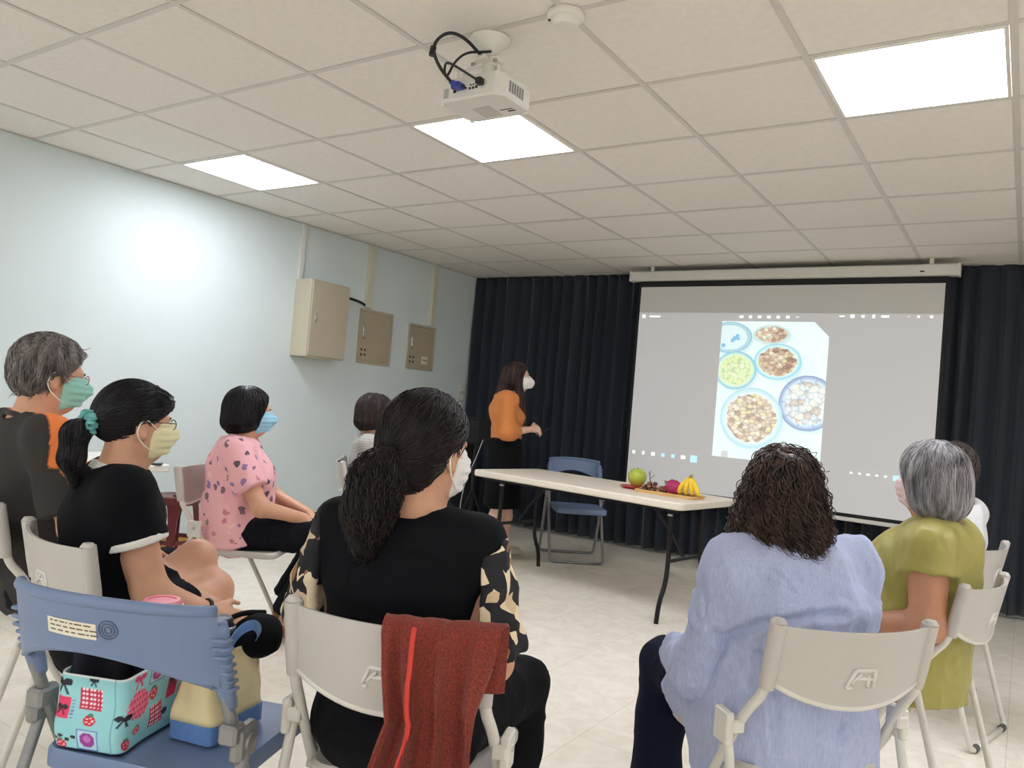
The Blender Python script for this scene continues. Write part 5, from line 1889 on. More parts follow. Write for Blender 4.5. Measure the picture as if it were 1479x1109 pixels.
# ------------------------------------------------------------------ woman in lavender
def build_C():
    p = Person('seen from behind, woman with curly dark hair in a lavender crinkled shirt', CC[0], CC[1], CC[2], top=1.174, lean=-.005, sh=.163, fat=1.12,
               headyaw=34, hx=-.035, hy=.0, res=.0066, elL=(-.222, .03, .60), elR=(.225, .08, .62), wrL=(-.14, .28, .58), wrR=(.12, .28, .58),
               knL=(-.13, .38, .50), knR=(.14, .40, .50), anL=(-.16, .33, .075), hip_y=-.03, skin=SKIN)
    p.body(handL=((.4, .9, -.1), (0, 0, -1)), handR=((-.4, .9, -.1), (0, 0, -1)))
    p.eyes()
    ml = mat('lavender_crinkle', (178, 187, 217), .85, col2=(160, 170, 205), vscale=30, stretch=(7, 7, 1.2), bump=.35, bscale=34, sheen=.1, bdist=.002)
    F = top_garment(p, .018, sleeves=False, neck=-.012, hipw=.175)
    F.seg(p.J['pel'] + A3(0, -.02, .08), p.J['pel'] + A3(0, .0, -.17), (.195, .15), (.225, .17), .05, flat=True)
    for sd in 'LR':
        p.leg(F, sd, .030, .05, part='thigh', b=.5, flat=True)
        p.upper_arm(F, sd, .012, .35)
    p.part('tunic', F, ml, 1, fold=[dict(amp=.024, freq=7, stretch=(1, 1, .9), seed=7), dict(amp=.010, freq=13, stretch=(1, 1, .4), seed=11), dict(amp=.007, freq=24, stretch=(1, 1, .35), seed=9)],
           crease=[([(-.225, .69), (-.172, .775), (-.06, .806), (.02, .810)], .008, .013), ([(-.15, .895), (-.11, .868)], .006, .006), ([(-.15, .872), (-.10, .850)], .006, .006), ([(.17, .80), (.185, .72), (.18, .62)], .008, .010), ([(-.16, .70), (-.13, .60), (-.12, .48)], .008, .008), ([(.05, .60), (.0, .50), (-.01, .42)], .010, .007)])
    for sd in 'LR':
        F = p.new()
        p.upper_arm(F, sd, .019, k=.02)
        p.forearm(F, sd, .019, .72, True, flare=.010)
        F.cut(p.J['sh' + sd] + A3((1 if sd == 'R' else -1) * -.02, 0, 0), A3(-1 if sd == 'R' else 1, 0, -.1), .01)
        p.part('sleeve', F, ml, 1, fold=[dict(amp=.014, freq=16, stretch=(1, 1, 1.2), seed=17), dict(amp=.005, freq=40, stretch=(1, 1, .6), seed=19)])
    trousers(p, m_navy, flare=.02)
    for sd in 'LR':
        shoe(p, sd, m_shoe_dark)
    hm = hairmat('hair_dark_curly', (26, 20, 20), (72, 52, 46), .45)
    def flow(L):
        r = np.stack([L[:, 0] * 9, (L[:, 1] + .045) * 9, np.full(len(L), 0.)], 1)
        top = np.clip((L[:, 2] - .02) / .08, 0, 1)[:, None]
        return r * (top * .9 + .15) + np.array([0, 0, -1.]) * (1.05 - .7 * top)
    prims = [('e', (0, -.016, .032), (.083, .103, .091)), ('x', (0, .062, .035), (0, 1, -.45)), ('e', (0, -.045, -.04), (.102, .082, .10)), ('e', (0, -.05, -.105), (.112, .078, .085)),
             ('s', (.012, -.058, .122), (.034, .036, .022))]
    flt = lambda L: (np.hypot(L[:, 0] - .012, L[:, 1] + .058) > .026) | (L[:, 2] < .05)
    p.hair('hair', prims, [((0, 0, -.165), (0, 0, -1), .02)], hm, n=620, steps=30, step=.0072, flow=flow, rad=.0030, seed=8, curl=.010, cfreq=4.5, jitter=.22, stick=.8, maxd=.045, pad=.22, seedfilter=lambda L: flt(L) & (L[:, 2] > -.12))
    p.hair('curls', prims, [((0, 0, -.165), (0, 0, -1), .02)], hairmat('hair_curl_light', (44, 33, 31), (96, 72, 62), .4), n=560, steps=32, step=.0062, flow=flow, rad=.0016, seed=18, curl=.014, cfreq=4.0, jitter=.30, stick=.6, maxd=.05, pad=.22, seedfilter=lambda L: flt(L) & (L[:, 2] > -.13), base=False, lift=.005)
    p.mask(mat('mask_white', (232, 230, 226), .8), (240, 238, 232))
    return p
build_C()

# ------------------------------------------------------------------ woman in olive green
def build_D():
    p = Person('grey-haired woman in an olive green satin blouse seated at the right', CD[0], CD[1], CD[2], top=1.213, lean=-.09, sh=.165, fat=1.18, arm=1.16, drop=.026,
               headyaw=32, hx=-.05, hy=-.01, res=.0068, elL=(-.215, -.175, .672), elR=(.25, .0, .66), wrL=(-.17, .075, .615), wrR=(.12, .2, .60), bust=.085, belly=.06,
               knL=(-.12, .38, .50), knR=(.12, .38, .50), hip_y=-.06, skin=SKIN_TAN)
    p.J['shL'] = p.J['shL'] + A3(0, -.028, 0)
    p.body(handL=((.5, .8, -.1), (0, 0, -1)), handR=((-.5, .8, -.1), (0, 0, -1)))
    p.eyes((120, 116, 112))
    mo = mat('olive_satin', (158, 150, 74), .48, .05, 30, .12, 300, sheen=.1)
    F = top_garment(p, .014, .34, .010, .014, neck=-.02, hipw=.165)
    F.seg(p.J['pel'] + A3(0, -.01, .08), p.J['pel'] + A3(0, -.005, -.11), (.20, .145), (.215, .165), .05, flat=True)
    p.part('blouse', F, mo, 1, fold=[dict(amp=.011, freq=11, stretch=(1, 1, .6), seed=12), dict(amp=.004, freq=30, stretch=(1, 1, .6), seed=2)])
    trousers(p, fabric('grey_denim', (112, 120, 138), var=.12, vs=200), flare=.016)
    for sd in 'LR':
        shoe(p, sd, m_shoe_dark)
    hm = hairmat('hair_grey', (186, 184, 186), (104, 102, 106), .5)
    def flow(L):
        r = np.stack([L[:, 0] * 9, (L[:, 1] + .03) * 8, np.full(len(L), 0.)], 1)
        top = np.clip((L[:, 2] - .02) / .08, 0, 1)[:, None]
        return r * (top * .9 + .05) + np.array([0, -.05, -1.]) * (1.05 - .75 * top)
    prims = [('e', (0, -.018, .036), (.090, .108, .094)), ('e', (0, -.045, -.02), (.094, .085, .09)), ('e', (0, -.055, -.065), (.084, .070, .06)), ('x', (0, .050, .045), (0, 1, -.42))]
    p.hair('hair', prims, [((0, -.05, -.112), (0, .35, -1), .012)], hm, n=1800, steps=15, step=.013, flow=flow, rad=.0015, seed=2, jitter=.12, stick=.9)
    p.mask(mat('mask_pink', (226, 200, 200), .8), (232, 214, 212))
    nb = p.J['nb']
    p.mb('necklace', MB().tube([nb + A3(.088 * math.sin(a), -.01 + .085 * math.cos(a) * (1.25 if math.cos(a) > 0 else .9), -.028 - .055 * max(0, math.cos(a))) for a in np.linspace(0, 2 * PI, 28)], .0032, 6, False), mat('cord_brown', (62, 46, 40), .7))
    return p
build_D()

# ------------------------------------------------------------------ woman with the teal scrunchie
def build_E():
    p = Person('woman in a black T-shirt with white trim and a teal scrunchie', -2.034, 1.241, 22, top=1.194, lean=-.01, sh=.145, fat=1.03, hs=.93,
               headyaw=-14, hx=.016, hy=-.008, res=.0066, elR=(.175, .035, .665), elL=(-.20, .02, .66), wrR=(.150, .190, .595), wrL=(-.02, .17, .60),
               knL=(-.185, .225, .672), knR=(-.13, .27, .585), anL=(-.15, .27, .29), anR=(-.12, .27, .075), toL=(-.14, .41, .22), hip_y=-.04, arm=1.1)
    p.body(handR=((.0, .9, -.35), (-.9, 0, -.4), 30), handL=((.5, .8, -.1), (0, 0, -1)))
    p.eyes()
    F = top_garment(p, .012, .46, .012, .012, neck=-.014)
    p.part('t_shirt', F, m_blackcloth, 1, fold=dict(amp=.007, freq=12, stretch=(1, 1, .7), seed=5))
    mw = mat('white_trim', (224, 222, 216), .8)
    for sd in 'LR':
        a, b = p.J['sh' + sd], p.J['el' + sd]
        ring(p, 'sleeve_trim', a + (b - a) * .46, b - a, .0735, .0740, .020, mw)
    F = Field(p.J['nb'] - .1, p.J['nb'] + .1, .0045)
    ax = unit(A3(0, .30, 1))
    c = p.J['nb'] + A3(0, -.004, -.006)
    F.cone(c - ax * .012, c + ax * .012, .073, .068, 0, flat=True)
    F.cut(c - ax * .010, -ax)
    p.part('collar_trim', F, mw, 0)
    F = p.new()
    F.seg(p.J['pel'], p.J['wai'] * .6 + p.J['pel'] * .4, (.178, .132), (.15, .112), .05)
    for sd in 'LR':
        p.leg(F, sd, .014, .04, part='thigh', b=.62, flat=True, flare=.008)
    p.part('shorts', F, fabric('black_shorts', (14, 15, 20), sheen=0), 1, fold=dict(amp=.005, freq=16, seed=3))
    for sd in 'LR':
        shoe(p, sd, m_shoe_dark)
    hm = hairmat('hair_black', (12, 12, 15), (36, 33, 36))
    tie = A3(-.002, -.122, -.004)
    def flow(L):
        d = tie - L
        return d / (np.linalg.norm(d, axis=1)[:, None] + 1e-6)
    p.hair('hair', [('e', (0, -.012, .036), (.083, .100, .092)), ('e', (0, -.070, .01), (.05, .042, .05)), ('c', (-.03, .066, .062), (.03, .066, .062), .031, .031), ('c', (.052, .055, .05), (.060, .045, .02), .020, .011), ('x', (0, .050, .030), (0, .75, -1), .01), ('s', (.085, .0, -.03), (.03, .026, .045)), ('s', (-.085, .0, -.03), (.03, .026, .045))],
           [((0, -.03, -.055), (0, .55, -1))], hm, n=1700, steps=12, step=.012, flow=flow, rad=.0013, seed=6, jitter=.12)
    # fringe over the brow
    b = MB()
    rng = random.Random(4)
    for q in range(90):
        x = rng.uniform(-.062, .066)
        y0 = .083 - abs(x) * .35
        b.tube([p.hp(x * .8, y0 - .03, .118 - abs(x) * .25), p.hp(x, y0 + .012, .085), p.hp(x + rng.uniform(-.006, .006), y0 + .013 - abs(x) * .2, .045 + rng.uniform(-.012, .008))], [.002, .0024, .0007], 5, False, 1)
    p.mb('fringe', b, hm)
    def grav(L):
        return np.stack([(L[:, 0] + .01) * 3, (L[:, 1] + .165) * 3, np.full(len(L), -1.)], 1)
    p.hair('ponytail', [('c', (0, -.128, -.004), (-.004, -.158, -.03), .020, .026), ('c', (-.004, -.158, -.03), (-.008, -.160, -.10), .028, .026), ('c', (-.008, -.160, -.10), (-.004, -.150, -.165), .024, .008)], [], hm, n=700, steps=13, step=.010, flow=grav, rad=.0013, seed=7, jitter=.12, stick=.7, pad=.22)
    # ruffled scrunchie
    def scr(u, v):
        a, t = 2 * PI * u, 2 * PI * v
        R_ = .024 + .004 * math.sin(11 * a + 2 * t)
        r_ = .015 + .004 * math.sin(17 * a) * math.cos(t) + .003 * math.sin(9 * a + 3 * t)
        return p.hp(tie[0] + (R_ + r_ * math.cos(t)) * math.cos(a), tie[1] - .006 + r_ * math.sin(t) * 1.1, tie[2] + (R_ + r_ * math.cos(t)) * math.sin(a))
    V, Fq = grid_vf(scr, 70, 14, True)
    p.mb('scrunchie', MB().add(V, Fq), fabric('teal_scrunchie', (126, 196, 194), col2=(84, 150, 152), vs=60, bump=.4))
    p.mask(mat('mask_cream', (226, 220, 176), .8), (236, 234, 220))
    p.glasses((52, 44, 44))
    w = p.J['wrR']
    d = unit(w - p.J['elR'])
    p.mb('bracelet', MB().tube([w - d * .015 + .0325 * (math.cos(a) * unit(np.cross(d, (0, 0, 1))) + math.sin(a) * unit(np.cross(d, np.cross(d, (0, 0, 1))))) for a in np.linspace(0, 2 * PI, 24)], .0055, 8, False), mat('bracelet_dark', (34, 28, 30), .4))
    return p
build_E()

# ------------------------------------------------------------------ man in black and orange
def build_F():
    p = Person('man with grey hair and green mask in a black and orange shirt', CF[0], CF[1], CF[2], top=1.308, lean=-.10, sh=.182, fat=1.06,
               headyaw=3, headpitch=-4, hx=0, hy=.01, res=.0068, elR=(.265, -.08, .735), elL=(-.26, 0, .74), wrR=(.12, .20, .62), wrL=(-.12, .22, .62), hip_y=-.06, hs=1.03, shy=-.01)
    p.body(handL=((.4, .9, -.2), (0, 0, -1)), handR=((-.4, .9, -.2), (0, 0, -1)))
    p.eyes((90, 84, 80))
    F = top_garment(p, .016, .80, .020, .016, neck=-.016, hipw=.165)
    V, Q = F.surf()
    V = relax(V, Q, 1, .4)
    V = folds(V, Q, .009, 11, (1, 1, .7), 6)
    # colour blocking: orange front yoke over the shoulders
    c = np.tile(np.array(lin((46, 43, 42))), (len(V), 1))
    shz = p.J['shR'][2]
    yy = V[:, 1] - p.J['shR'][1]
    zl = shz - .075 - np.clip(yy, 0, .2) * 1.3 - np.clip(.14 - np.abs(V[:, 0]), 0, .14) * .9
    org = (yy > -.024) & (V[:, 2] > zl)
    c[org] = lin((232, 128, 62))
    o = link('polo_shirt', mesh_from('polo_shirt', V, Q, True, c), mat('polo_cloth', (40, 40, 42), .85, attr='Col'), p.root)
    F = Field(p.J['nb'] - .1, p.J['nb'] + .1, .0045)
    ax = unit(A3(0, .42, 1))
    cc = p.J['nb'] + A3(0, 0, -.010)
    F.cone(cc - ax * .009, cc + ax * .009, .076, .071, 0, flat=True)
    F.cut(cc - ax * .009, -ax)
    p.part('collar', F, fabric('collar_dark', (58, 50, 46)), 0)
    trousers(p, m_blackpants)
    for sd in 'LR':
        shoe(p, sd, m_shoe_dark)
    hm = hairmat('hair_salt_pepper', (160, 153, 150), (66, 60, 60), .5)
    def flow(L):
        r = np.stack([L[:, 0] * 5, (L[:, 1] + .05) * 6 + .2, np.full(len(L), 0.)], 1)
        top = np.clip((L[:, 2] - .03) / .08, 0, 1)[:, None]
        return r * (top * .9 + .2) + np.array([0, .15, -1.]) * (1.0 - .9 * top)
    p.hair('hair', [('e', (0, -.014, .042), (.085, .105, .094)), ('e', (0, -.05, .0), (.076, .062, .070)), ('x', (0, .052, .052), (0, 1, -.62)), ('s', (.085, .004, -.03), (.03, .024, .042)), ('s', (-.085, .004, -.03), (.03, .024, .042))],
           [((0, -.05, -.072), (0, .35, -1))], hm, n=1900, steps=6, step=.0085, flow=flow, rad=.0015, seed=4, jitter=.45, lift=.003, stick=.2, maxd=.06)
    p.mask(mat('mask_green', (150, 208, 194), .75), (226, 236, 232))
    p.glasses((150, 96, 92))
    return p
build_F()

# ------------------------------------------------------------------ woman in the pink floral shirt
BOB = [('e', (0, -.018, .038), (.092, .108, .092)), ('e', (0, -.035, -.012), (.100, .092, .080)), ('e', (0, -.042, -.055), (.098, .086, .052)), ('x', (0, .060, .030), (0, 1, -.30))]
def bobflow(L):
    r = np.stack([L[:, 0] * 9, (L[:, 1] + .02) * 8, np.full(len(L), 0.)], 1)
    top = np.clip((L[:, 2] - .02) / .08, 0, 1)[:, None]
    return r * (top * .9) + np.array([0, 0, -1.]) * (1.05 - .75 * top)
def build_G():
    p = Person('woman with a black bob in a pink floral shirt seated near the left wall', CG[0], CG[1], 44, top=1.195, lean=-.02, sh=.155, fat=1.10,
               headyaw=-16, hx=.0, hy=.0, res=.0078, elR=(.235, .09, .655), elL=(-.23, .1, .66), wrR=(.12, .285, .60), wrL=(-.03, .30, .60),
               knR=(.11, .40, .515), knL=(-.11, .40, .515), anR=(.10, .24, .09), anL=(-.10, .22, .12), toR=(.10, .39, .035), toL=(-.10, .36, .05), hip_y=-.04, bust=.02, belly=.03)
    p.body(handR=((-.2, .75, -.55), (0, -.55, -.8), 18), handL=((.35, .75, -.5), (0, -.55, -.8), 18))
    p.eyes()
    F = top_garment(p, .018, .66, .020, .016, neck=-.012, hipw=.17)
    F.seg(p.J['pel'] + A3(0, 0, .09), p.J['pel'] + A3(0, .01, -.06), (.195, .15), (.20, .17), .05, flat=True)
    p.part('shirt', F, floral_print(), 1, fold=[dict(amp=.010, freq=10, stretch=(1, 1, .6), seed=15)])
    trousers(p, fabric('black_wide_trousers', (13, 14, 22), sheen=0), flare=.034, o=.016, frac=.9)
    ms = mat('brown_shoe', (150, 96, 46), .55)
    for sd in 'LR':
        shoe(p, sd, ms)
    hm = hairmat('hair_black', (12, 12, 15), (36, 33, 36))
    p.hair('hair', BOB, [((0, -.04, -.088), (0, .15, -1), .014)], hm, n=1500, steps=16, step=.0125, flow=bobflow, rad=.0018, seed=9, jitter=.08)
    p.mask(mat('mask_blue', (150, 200, 222), .75), (226, 232, 236))
    return p
build_G()

# ------------------------------------------------------------------ woman in grey
def build_H():
    p = Person('woman with a dark bob in a grey shirt, mostly hidden near the wall', CHh[0], CHh[1], CHh[2], top=1.213, lean=-.08, sh=.16, fat=1.02,
               headyaw=-14, hx=.04, hy=-.01, res=.009, hip_y=-.05)
    p.body(handL=((.4, .9, -.2), (0, 0, -1)), handR=((-.4, .9, -.2), (0, 0, -1)))
    p.eyes()
    F = top_garment(p, .016, .7, .018, .014, neck=-.012)
    p.part('shirt', F, stripe_cloth('grey_stripe_shirt', (182, 180, 174), (158, 156, 151), 22, 'Z', .2), 1, fold=dict(amp=.010, freq=11, stretch=(1, 1, .8), seed=21))
    trousers(p, m_blackpants)
    for sd in 'LR':
        shoe(p, sd, m_shoe_dark)
    p.hair('hair', BOB, [((0, -.04, -.085), (0, .15, -1), .014)], hairmat('hair_dark_brown', (40, 30, 28), (62, 48, 44)), n=700, steps=14, step=.0135, flow=bobflow, rad=.0024, seed=10, jitter=.08)
    p.mask(mat('mask_white', (232, 230, 226), .8), (240, 238, 232))
    return p
build_H()

# ------------------------------------------------------------------ man in white at the right
def build_I():
    p = Person('man in a white shirt half hidden behind the grey-haired woman', CI[0], CI[1], CI[2], top=1.213, lean=-.08, sh=.175, fat=1.05,
               headyaw=34, hx=.03, hy=.0, res=.008, hip_y=-.05, skin=SKIN_TAN)
    p.body(handL=((.4, .9, -.2), (0, 0, -1)), handR=((-.4, .9, -.2), (0, 0, -1)))
    p.eyes()
    F = top_garment(p, .016, .8, .018, .014, neck=-.012)
    p.part('shirt', F, fabric('white_shirt', (222, 224, 226)), 1, fold=dict(amp=.010, freq=11, stretch=(1, 1, .6), seed=25))
    trousers(p, m_blackpants)
    for sd in 'LR':
        shoe(p, sd, m_shoe_dark)
    def flow(L):
        return np.stack([L[:, 0] * 5, (L[:, 1] + .05) * 4, -np.clip(.6 - L[:, 2] * 5, .1, 1)], 1)
    p.hair('hair', [('e', (0, -.016, .038), (.079, .099, .090)), ('e', (0, -.05, .0), (.072, .058, .066)), ('x', (0, .045, .055), (0, 1, -.6)), ('s', (.085, .004, -.03), (.03, .024, .042)), ('s', (-.085, .004, -.03), (.03, .024, .042))],
           [((0, -.05, -.06), (0, .35, -1))], hairmat('hair_grey_brown', (92, 80, 74), (52, 44, 42), .5), n=800, steps=7, step=.009, flow=flow, rad=.0018, seed=12, jitter=.3, stick=.4)
    p.mask(mat('mask_white', (232, 230, 226), .8), (240, 238, 232))
    return p
build_I()

# ------------------------------------------------------------------ presenter
def build_P():
    p = Person('standing presenter with long brown hair in an orange blouse and black skirt', -3.445, 5.197, 48, top=1.562, lean=.0, sh=.158, fat=.92,
               headyaw=6, hx=0, hy=.04, res=.0078, skin=SKIN_PALE, hip=.84, hip_y=-.01,
               elR=(.215, -.03, 1.015), elL=(-.21, .0, 1.02), wrR=(.075, .175, 1.05), wrL=(-.045, .19, 1.045),
               knR=(.075, -.02, .46), knL=(-.075, .05, .46), anR=(.085, -.115, .085), anL=(-.085, .055, .085), toR=(.10, .03, .04), toL=(-.09, .20, .04), bust=.012)
    p.body(handR=((-.5, .8, .1), (-.7, 0, -.3), 55), handL=((.6, .75, .05), (.6, 0, -.5), 50))
    p.eyes()
    mo = mat('orange_blouse', (200, 120, 54), .7, .05, 40, .15, 300, sheen=.1)
    F = p.new()
    p.torso(F, .016, .05, .15)
    for sd in 'LR':
        p.upper_arm(F, sd, .020, flare=.012)
        p.forearm(F, sd, .032, .42, True, flare=-.004)
    necking(p, F, -.02)
    F.cut((0, 0, .955), (0, 0, -1), .01)
    p.part('blouse', F, mo, 1, fold=dict(amp=.012, freq=13, stretch=(1, 1, .5), seed=31))
    F = p.new()
    F.seg((0, -.01, .985), (0, -.01, .86), (.135, .105), (.172, .128), .03)
    F.seg((0, -.01, .86), (0, .0, .42), (.172, .130), (.186, .150), .05, flat=True)
    F.cut((0, 0, .985), (0, 0, 1), .01)
    p.part('skirt', F, fabric('black_skirt', (6, 7, 10), sheen=0), 1, fold=dict(amp=.012, freq=9, stretch=(1, 1, .15), seed=33))
    ms = mat('grey_flat_shoe', (176, 172, 156), .6)
    for sd in 'LR':
        shoe(p, sd, ms)
    hm = hairmat('hair_brown_long', (38, 24, 22), (74, 50, 44), .4)
    def flow(L):
        r = np.stack([L[:, 0] * 9, (L[:, 1] + .01) * 7, np.full(len(L), 0.)], 1)
        top = np.clip((L[:, 2] - .02) / .08, 0, 1)[:, None]
        return r * (top * .9) + np.array([0, 0, -1.]) * (1.05 - .75 * top)
    prims = [('e', (0, -.016, .036), (.085, .104, .093)), ('e', (0, -.035, -.03), (.090, .082, .09)), ('x', (0, .050, .035), (0, 1, -.34)),
             ('c', (0, -.07, -.05), (0, -.100, -.17), .070, .068), ('c', (.03, -.085, -.16), (.04, -.095, -.29), .05, .025), ('c', (-.03, -.085, -.16), (-.04, -.095, -.29), .05, .025),
             ('c', (.076, .005, -.03), (.092, .03, -.16), .026, .030), ('c', (.092, .03, -.16), (.075, .085, -.36), .032, .012), ('c', (-.076, .005, -.03), (-.092, .03, -.16), .026, .030), ('c', (-.092, .03, -.16), (-.075, .085, -.36), .032, .012)]
    p.hair('hair', prims, [], hm, n=900, steps=20, step=.014, flow=flow, rad=.0022, seed=14, jitter=.06, pad=.26, res=.007)
    p.mask(mat('mask_n95', (238, 234, 228), .8), (240, 238, 232), bulge=.005)
    nb = p.J['nb']
    p.mb('lanyard', MB().tube([nb + A3(-.07, -.01, -.01), nb + A3(-.055, .09, -.08), nb + A3(0, .125, -.28), nb + A3(.055, .09, -.08), nb + A3(.07, -.01, -.01)], .004, 6, True, 2), mat('lanyard_dark', (70, 52, 48), .7))
    p.mb('clasp', MB().box(tuple(nb + A3(-.02, .115, -.31)), tuple(nb + A3(.02, .135, -.265)), .004), m_dark, False)
    # pointer held in the hands
    a = math.radians(48)
    hw_ = p.J['wrR'] * .5 + p.J['wrL'] * .5 + A3(.0, .085, .0)
    wx = -3.445 + hw_[0] * math.cos(a) + hw_[1] * math.sin(a)
    wy = 5.197 - hw_[0] * math.sin(a) + hw_[1] * math.cos(a)
    tag(MB().tube([(-.02, -.05, -.05), (.01, .06, .02)], .0065, 10).build('pointer', m_dark, None, (wx, wy, hw_[2]), -a, True), 'small black pointer in the hands of the presenter', 'pointer')
    return p
build_P()
# ------------------------------------------------------------------ bags on the blue chair
def chairloc(c, dx, dy):
    return place(c[0], c[1], c[2], dx, dy)
def lin_arr(C):
    C = np.clip(C, 0, 255) / 255.
    return np.where(C <= .04045, C / 12.92, ((C + .055) / 1.055) ** 2.4)

def lunch_bag():
    x0, x1, y0, y1, R_ = -.078, .078, -.132, .132, .022
    per = []
    for (cx_, cy_, a0) in ((x0 + R_, y0 + R_, 180), (x1 - R_, y0 + R_, 270), (x1 - R_, y1 - R_, 0), (x0 + R_, y1 - R_, 90)):
        for k in range(6):
            a = math.radians(a0 + 90 * k / 5)
            per.append((cx_ + R_ * math.cos(a), cy_ + R_ * math.sin(a)))
    per.append(per[0])
    per = np.array(per)
    # start at the middle of the corner (x0,y0)
    d = np.r_[0, np.cumsum(np.linalg.norm(np.diff(per, axis=0), axis=1))]
    n = 330
    s_ = np.linspace(0, d[-1], n)
    X = np.interp(s_, d, per[:, 0])
    Y = np.interp(s_, d, per[:, 1])
    nz = 70
    H_ = .150
    zz = np.linspace(0, 1, nz)
    V = np.zeros((n, nz, 3))
    rise = .022 * np.clip((Y - y0) / (y1 - y0), 0, 1)
    for j, t in enumerate(zz):
        bul = 1 + .05 * math.sin(PI * t) - .02 * t
        V[:, j, 0] = X * bul
        V[:, j, 1] = Y * bul
        V[:, j, 2] = t * (H_ + rise)
    V[:, :, 0] += .003 * np.sin(V[:, :, 2] * 60 + V[:, :, 1] * 30)
    S_, T_ = np.meshgrid(s_, zz, indexing='ij')
    T_ = T_ * H_
    C = np.tile(np.array([148., 208, 214]), (n, nz, 1))
    def rect(a, b, c, e, col):
        C[(S_ > a) & (S_ < b) & (T_ > c) & (T_ < e)] = col
    def frame(a, b, c, e, col, w=.0022):
        m = (S_ > a) & (S_ < b) & (T_ > c) & (T_ < e) & ~((S_ > a + w) & (S_ < b - w) & (T_ > c + w) & (T_ < e - w))
        C[m] = col
    def disc(cx_, cy_, r, col, ry=None):
        C[((S_ - cx_) / r) ** 2 + ((T_ - cy_) / (ry or r)) ** 2 < 1] = col
    def gingham(a, b, c, e, col=(196, 30, 70)):
        m = (S_ > a) & (S_ < b) & (T_ > c) & (T_ < e)
        g1 = (np.floor((S_ - a) / .0042) % 2).astype(int)
        g2 = (np.floor((T_ - c) / .0042) % 2).astype(int)
        col = np.array(col, float)
        v = np.where((g1 + g2 == 2)[..., None], np.array([248, 232, 236.]), np.where((g1 + g2 == 1)[..., None], col * .8 + 40, col))
        C[m] = v[m]
    def bow(cx_, cy_, r, col):
        disc(cx_ - r * .6, cy_ + r * .1, r * .62, col, r * .42)
        disc(cx_ + r * .6, cy_ + r * .1, r * .62, col, r * .42)
        disc(cx_, cy_, r * .25, col)
        for sg in (-1, 1):
            m = (np.abs((S_ - cx_) - sg * (cy_ - T_) * .55) < r * .18) & (T_ < cy_) & (T_ > cy_ - r * 1.3)
            C[m] = col
    def berry(cx_, cy_, r):
        disc(cx_, cy_, r, (206, 40, 70), r * .9)
        for k in range(5):
            disc(cx_ + r * .5 * math.cos(k * 1.25), cy_ + r * .45 * math.sin(k * 1.25), r * .14, (250, 220, 224))
        disc(cx_, cy_ + r * .9, r * .5, (70, 130, 90), r * .25)
    dk = (34, 30, 44)
    bow(.030, .132, .017, dk)
    rect(.014, .050, .062, .106, (224, 62, 104))
    bow(.032, .084, .012, dk)
    for k in range(6):
        rect(.053, .060, .064 + k * .007, .067 + k * .007, (110, 130, 190))
    gingham(.070, .117, .085, .128)
    berry(.097, .064, .013)
    rect(.072, .118, .004, .044, (176, 214, 226))
    frame(.072, .118, .004, .044, (90, 120, 190))
    disc(.095, .024, .017, (150, 60, 150), .015)
    disc(.095, .026, .008, (196, 110, 190))
    for k in range(4):
        disc(.022 + k * .014, .020 + .006 * (k % 2), .006, dk, .0035)
    berry(.035, .008, .012)
    rect(.082, .118, .137, .139, dk)
    bow(.098, .143, .009, dk)
    # long side
    o = .148
    m = (((S_ - o - .058) / .036) ** 2 + ((T_ - .088) / .026) ** 2 + .25 * np.sin(S_ * 500) * np.sin(T_ * 400)) < 1
    C[m] = (240, 120, 150)
    for a in range(7):
        for b in range(5):
            cx_, cy_ = o + .026 + a * .011 + (b % 2) * .0055, .066 + b * .011
            mm = m & (np.hypot(S_ - cx_, T_ - cy_) < .0033)
            C[mm] = (200, 50, 90)
    bow(o + .060, .138, .015, (214, 60, 120))
    bow(o + .018, .074, .015, dk)
    berry(o + .058, .036, .010)
    berry(o + .030, .016, .012)
    berry(o + .110, .090, .014)
    gingham(o + .095, o + .140, .024, .066)
    rect(o + .092, o + .140, .112, .148, (186, 212, 226))
    frame(o + .092, o + .140, .112, .148, (84, 96, 160))
    disc(o + .116, .130, .018, (160, 70, 140), .013)
    disc(o + .116, .130, .012, (206, 90, 150), .007)
    rect(o + .158, o + .190, .060, .122, (212, 44, 92))
    bow(o + .174, .095, .012, dk)
    disc(o + .150, .040, .012, dk, .006)
    rect(o + .200, o + .235, .030, .075, (232, 110, 160))
    disc(o + .215, .110, .016, (160, 70, 150))
    gingham(o + .245, o + .285, .08, .12)
    C[:, :2] = (40, 42, 66)
    C[T_ > H_ - .004] = (226, 232, 232)
    C[(np.abs(S_ - .146) < .0016)] = (110, 160, 176)
    i, j = np.meshgrid(np.arange(n - 1), np.arange(nz - 1), indexing='ij')
    q = (i * nz + j).ravel()
    Fq = np.stack([q, q + nz, q + nz + 1, q + 1], 1)
    lx, ly = chairloc(CA, -.115, -.018)
    t = thing('lunch_bag', 'turquoise bag printed with pink checks and strawberries on the blue chair', 'bag', (lx, ly, .4505), -math.radians(CA[2] - 4))
    o_ = link('shell', mesh_from('shell', V.reshape(-1, 3), Fq, True, lin_arr(C.reshape(-1, 3))), mat('bag_print', (150, 210, 214), .65, attr='Col'), t)
    sm = o_.modifiers.new('thick', 'SOLIDIFY')
    sm.thickness = .004
    m_nl = fabric('navy_lining', (22, 26, 44))
    P = rrect(.070, .124, .018)
    MB().prism(P, .002, .010).build('bottom', m_nl, t)
    # navy lining standing above the rim at the far side, open lid
    def flap(u, v):
        y = -.110 + .22 * u
        return (-.066 - .004 * math.sin(u * 9), y, .02 + (.195 + .01 * math.sin(u * 5)) * v)
    Vp, Fp = plate(flap, lambda u, v: (1, 0, 0), 16, 8, .004)
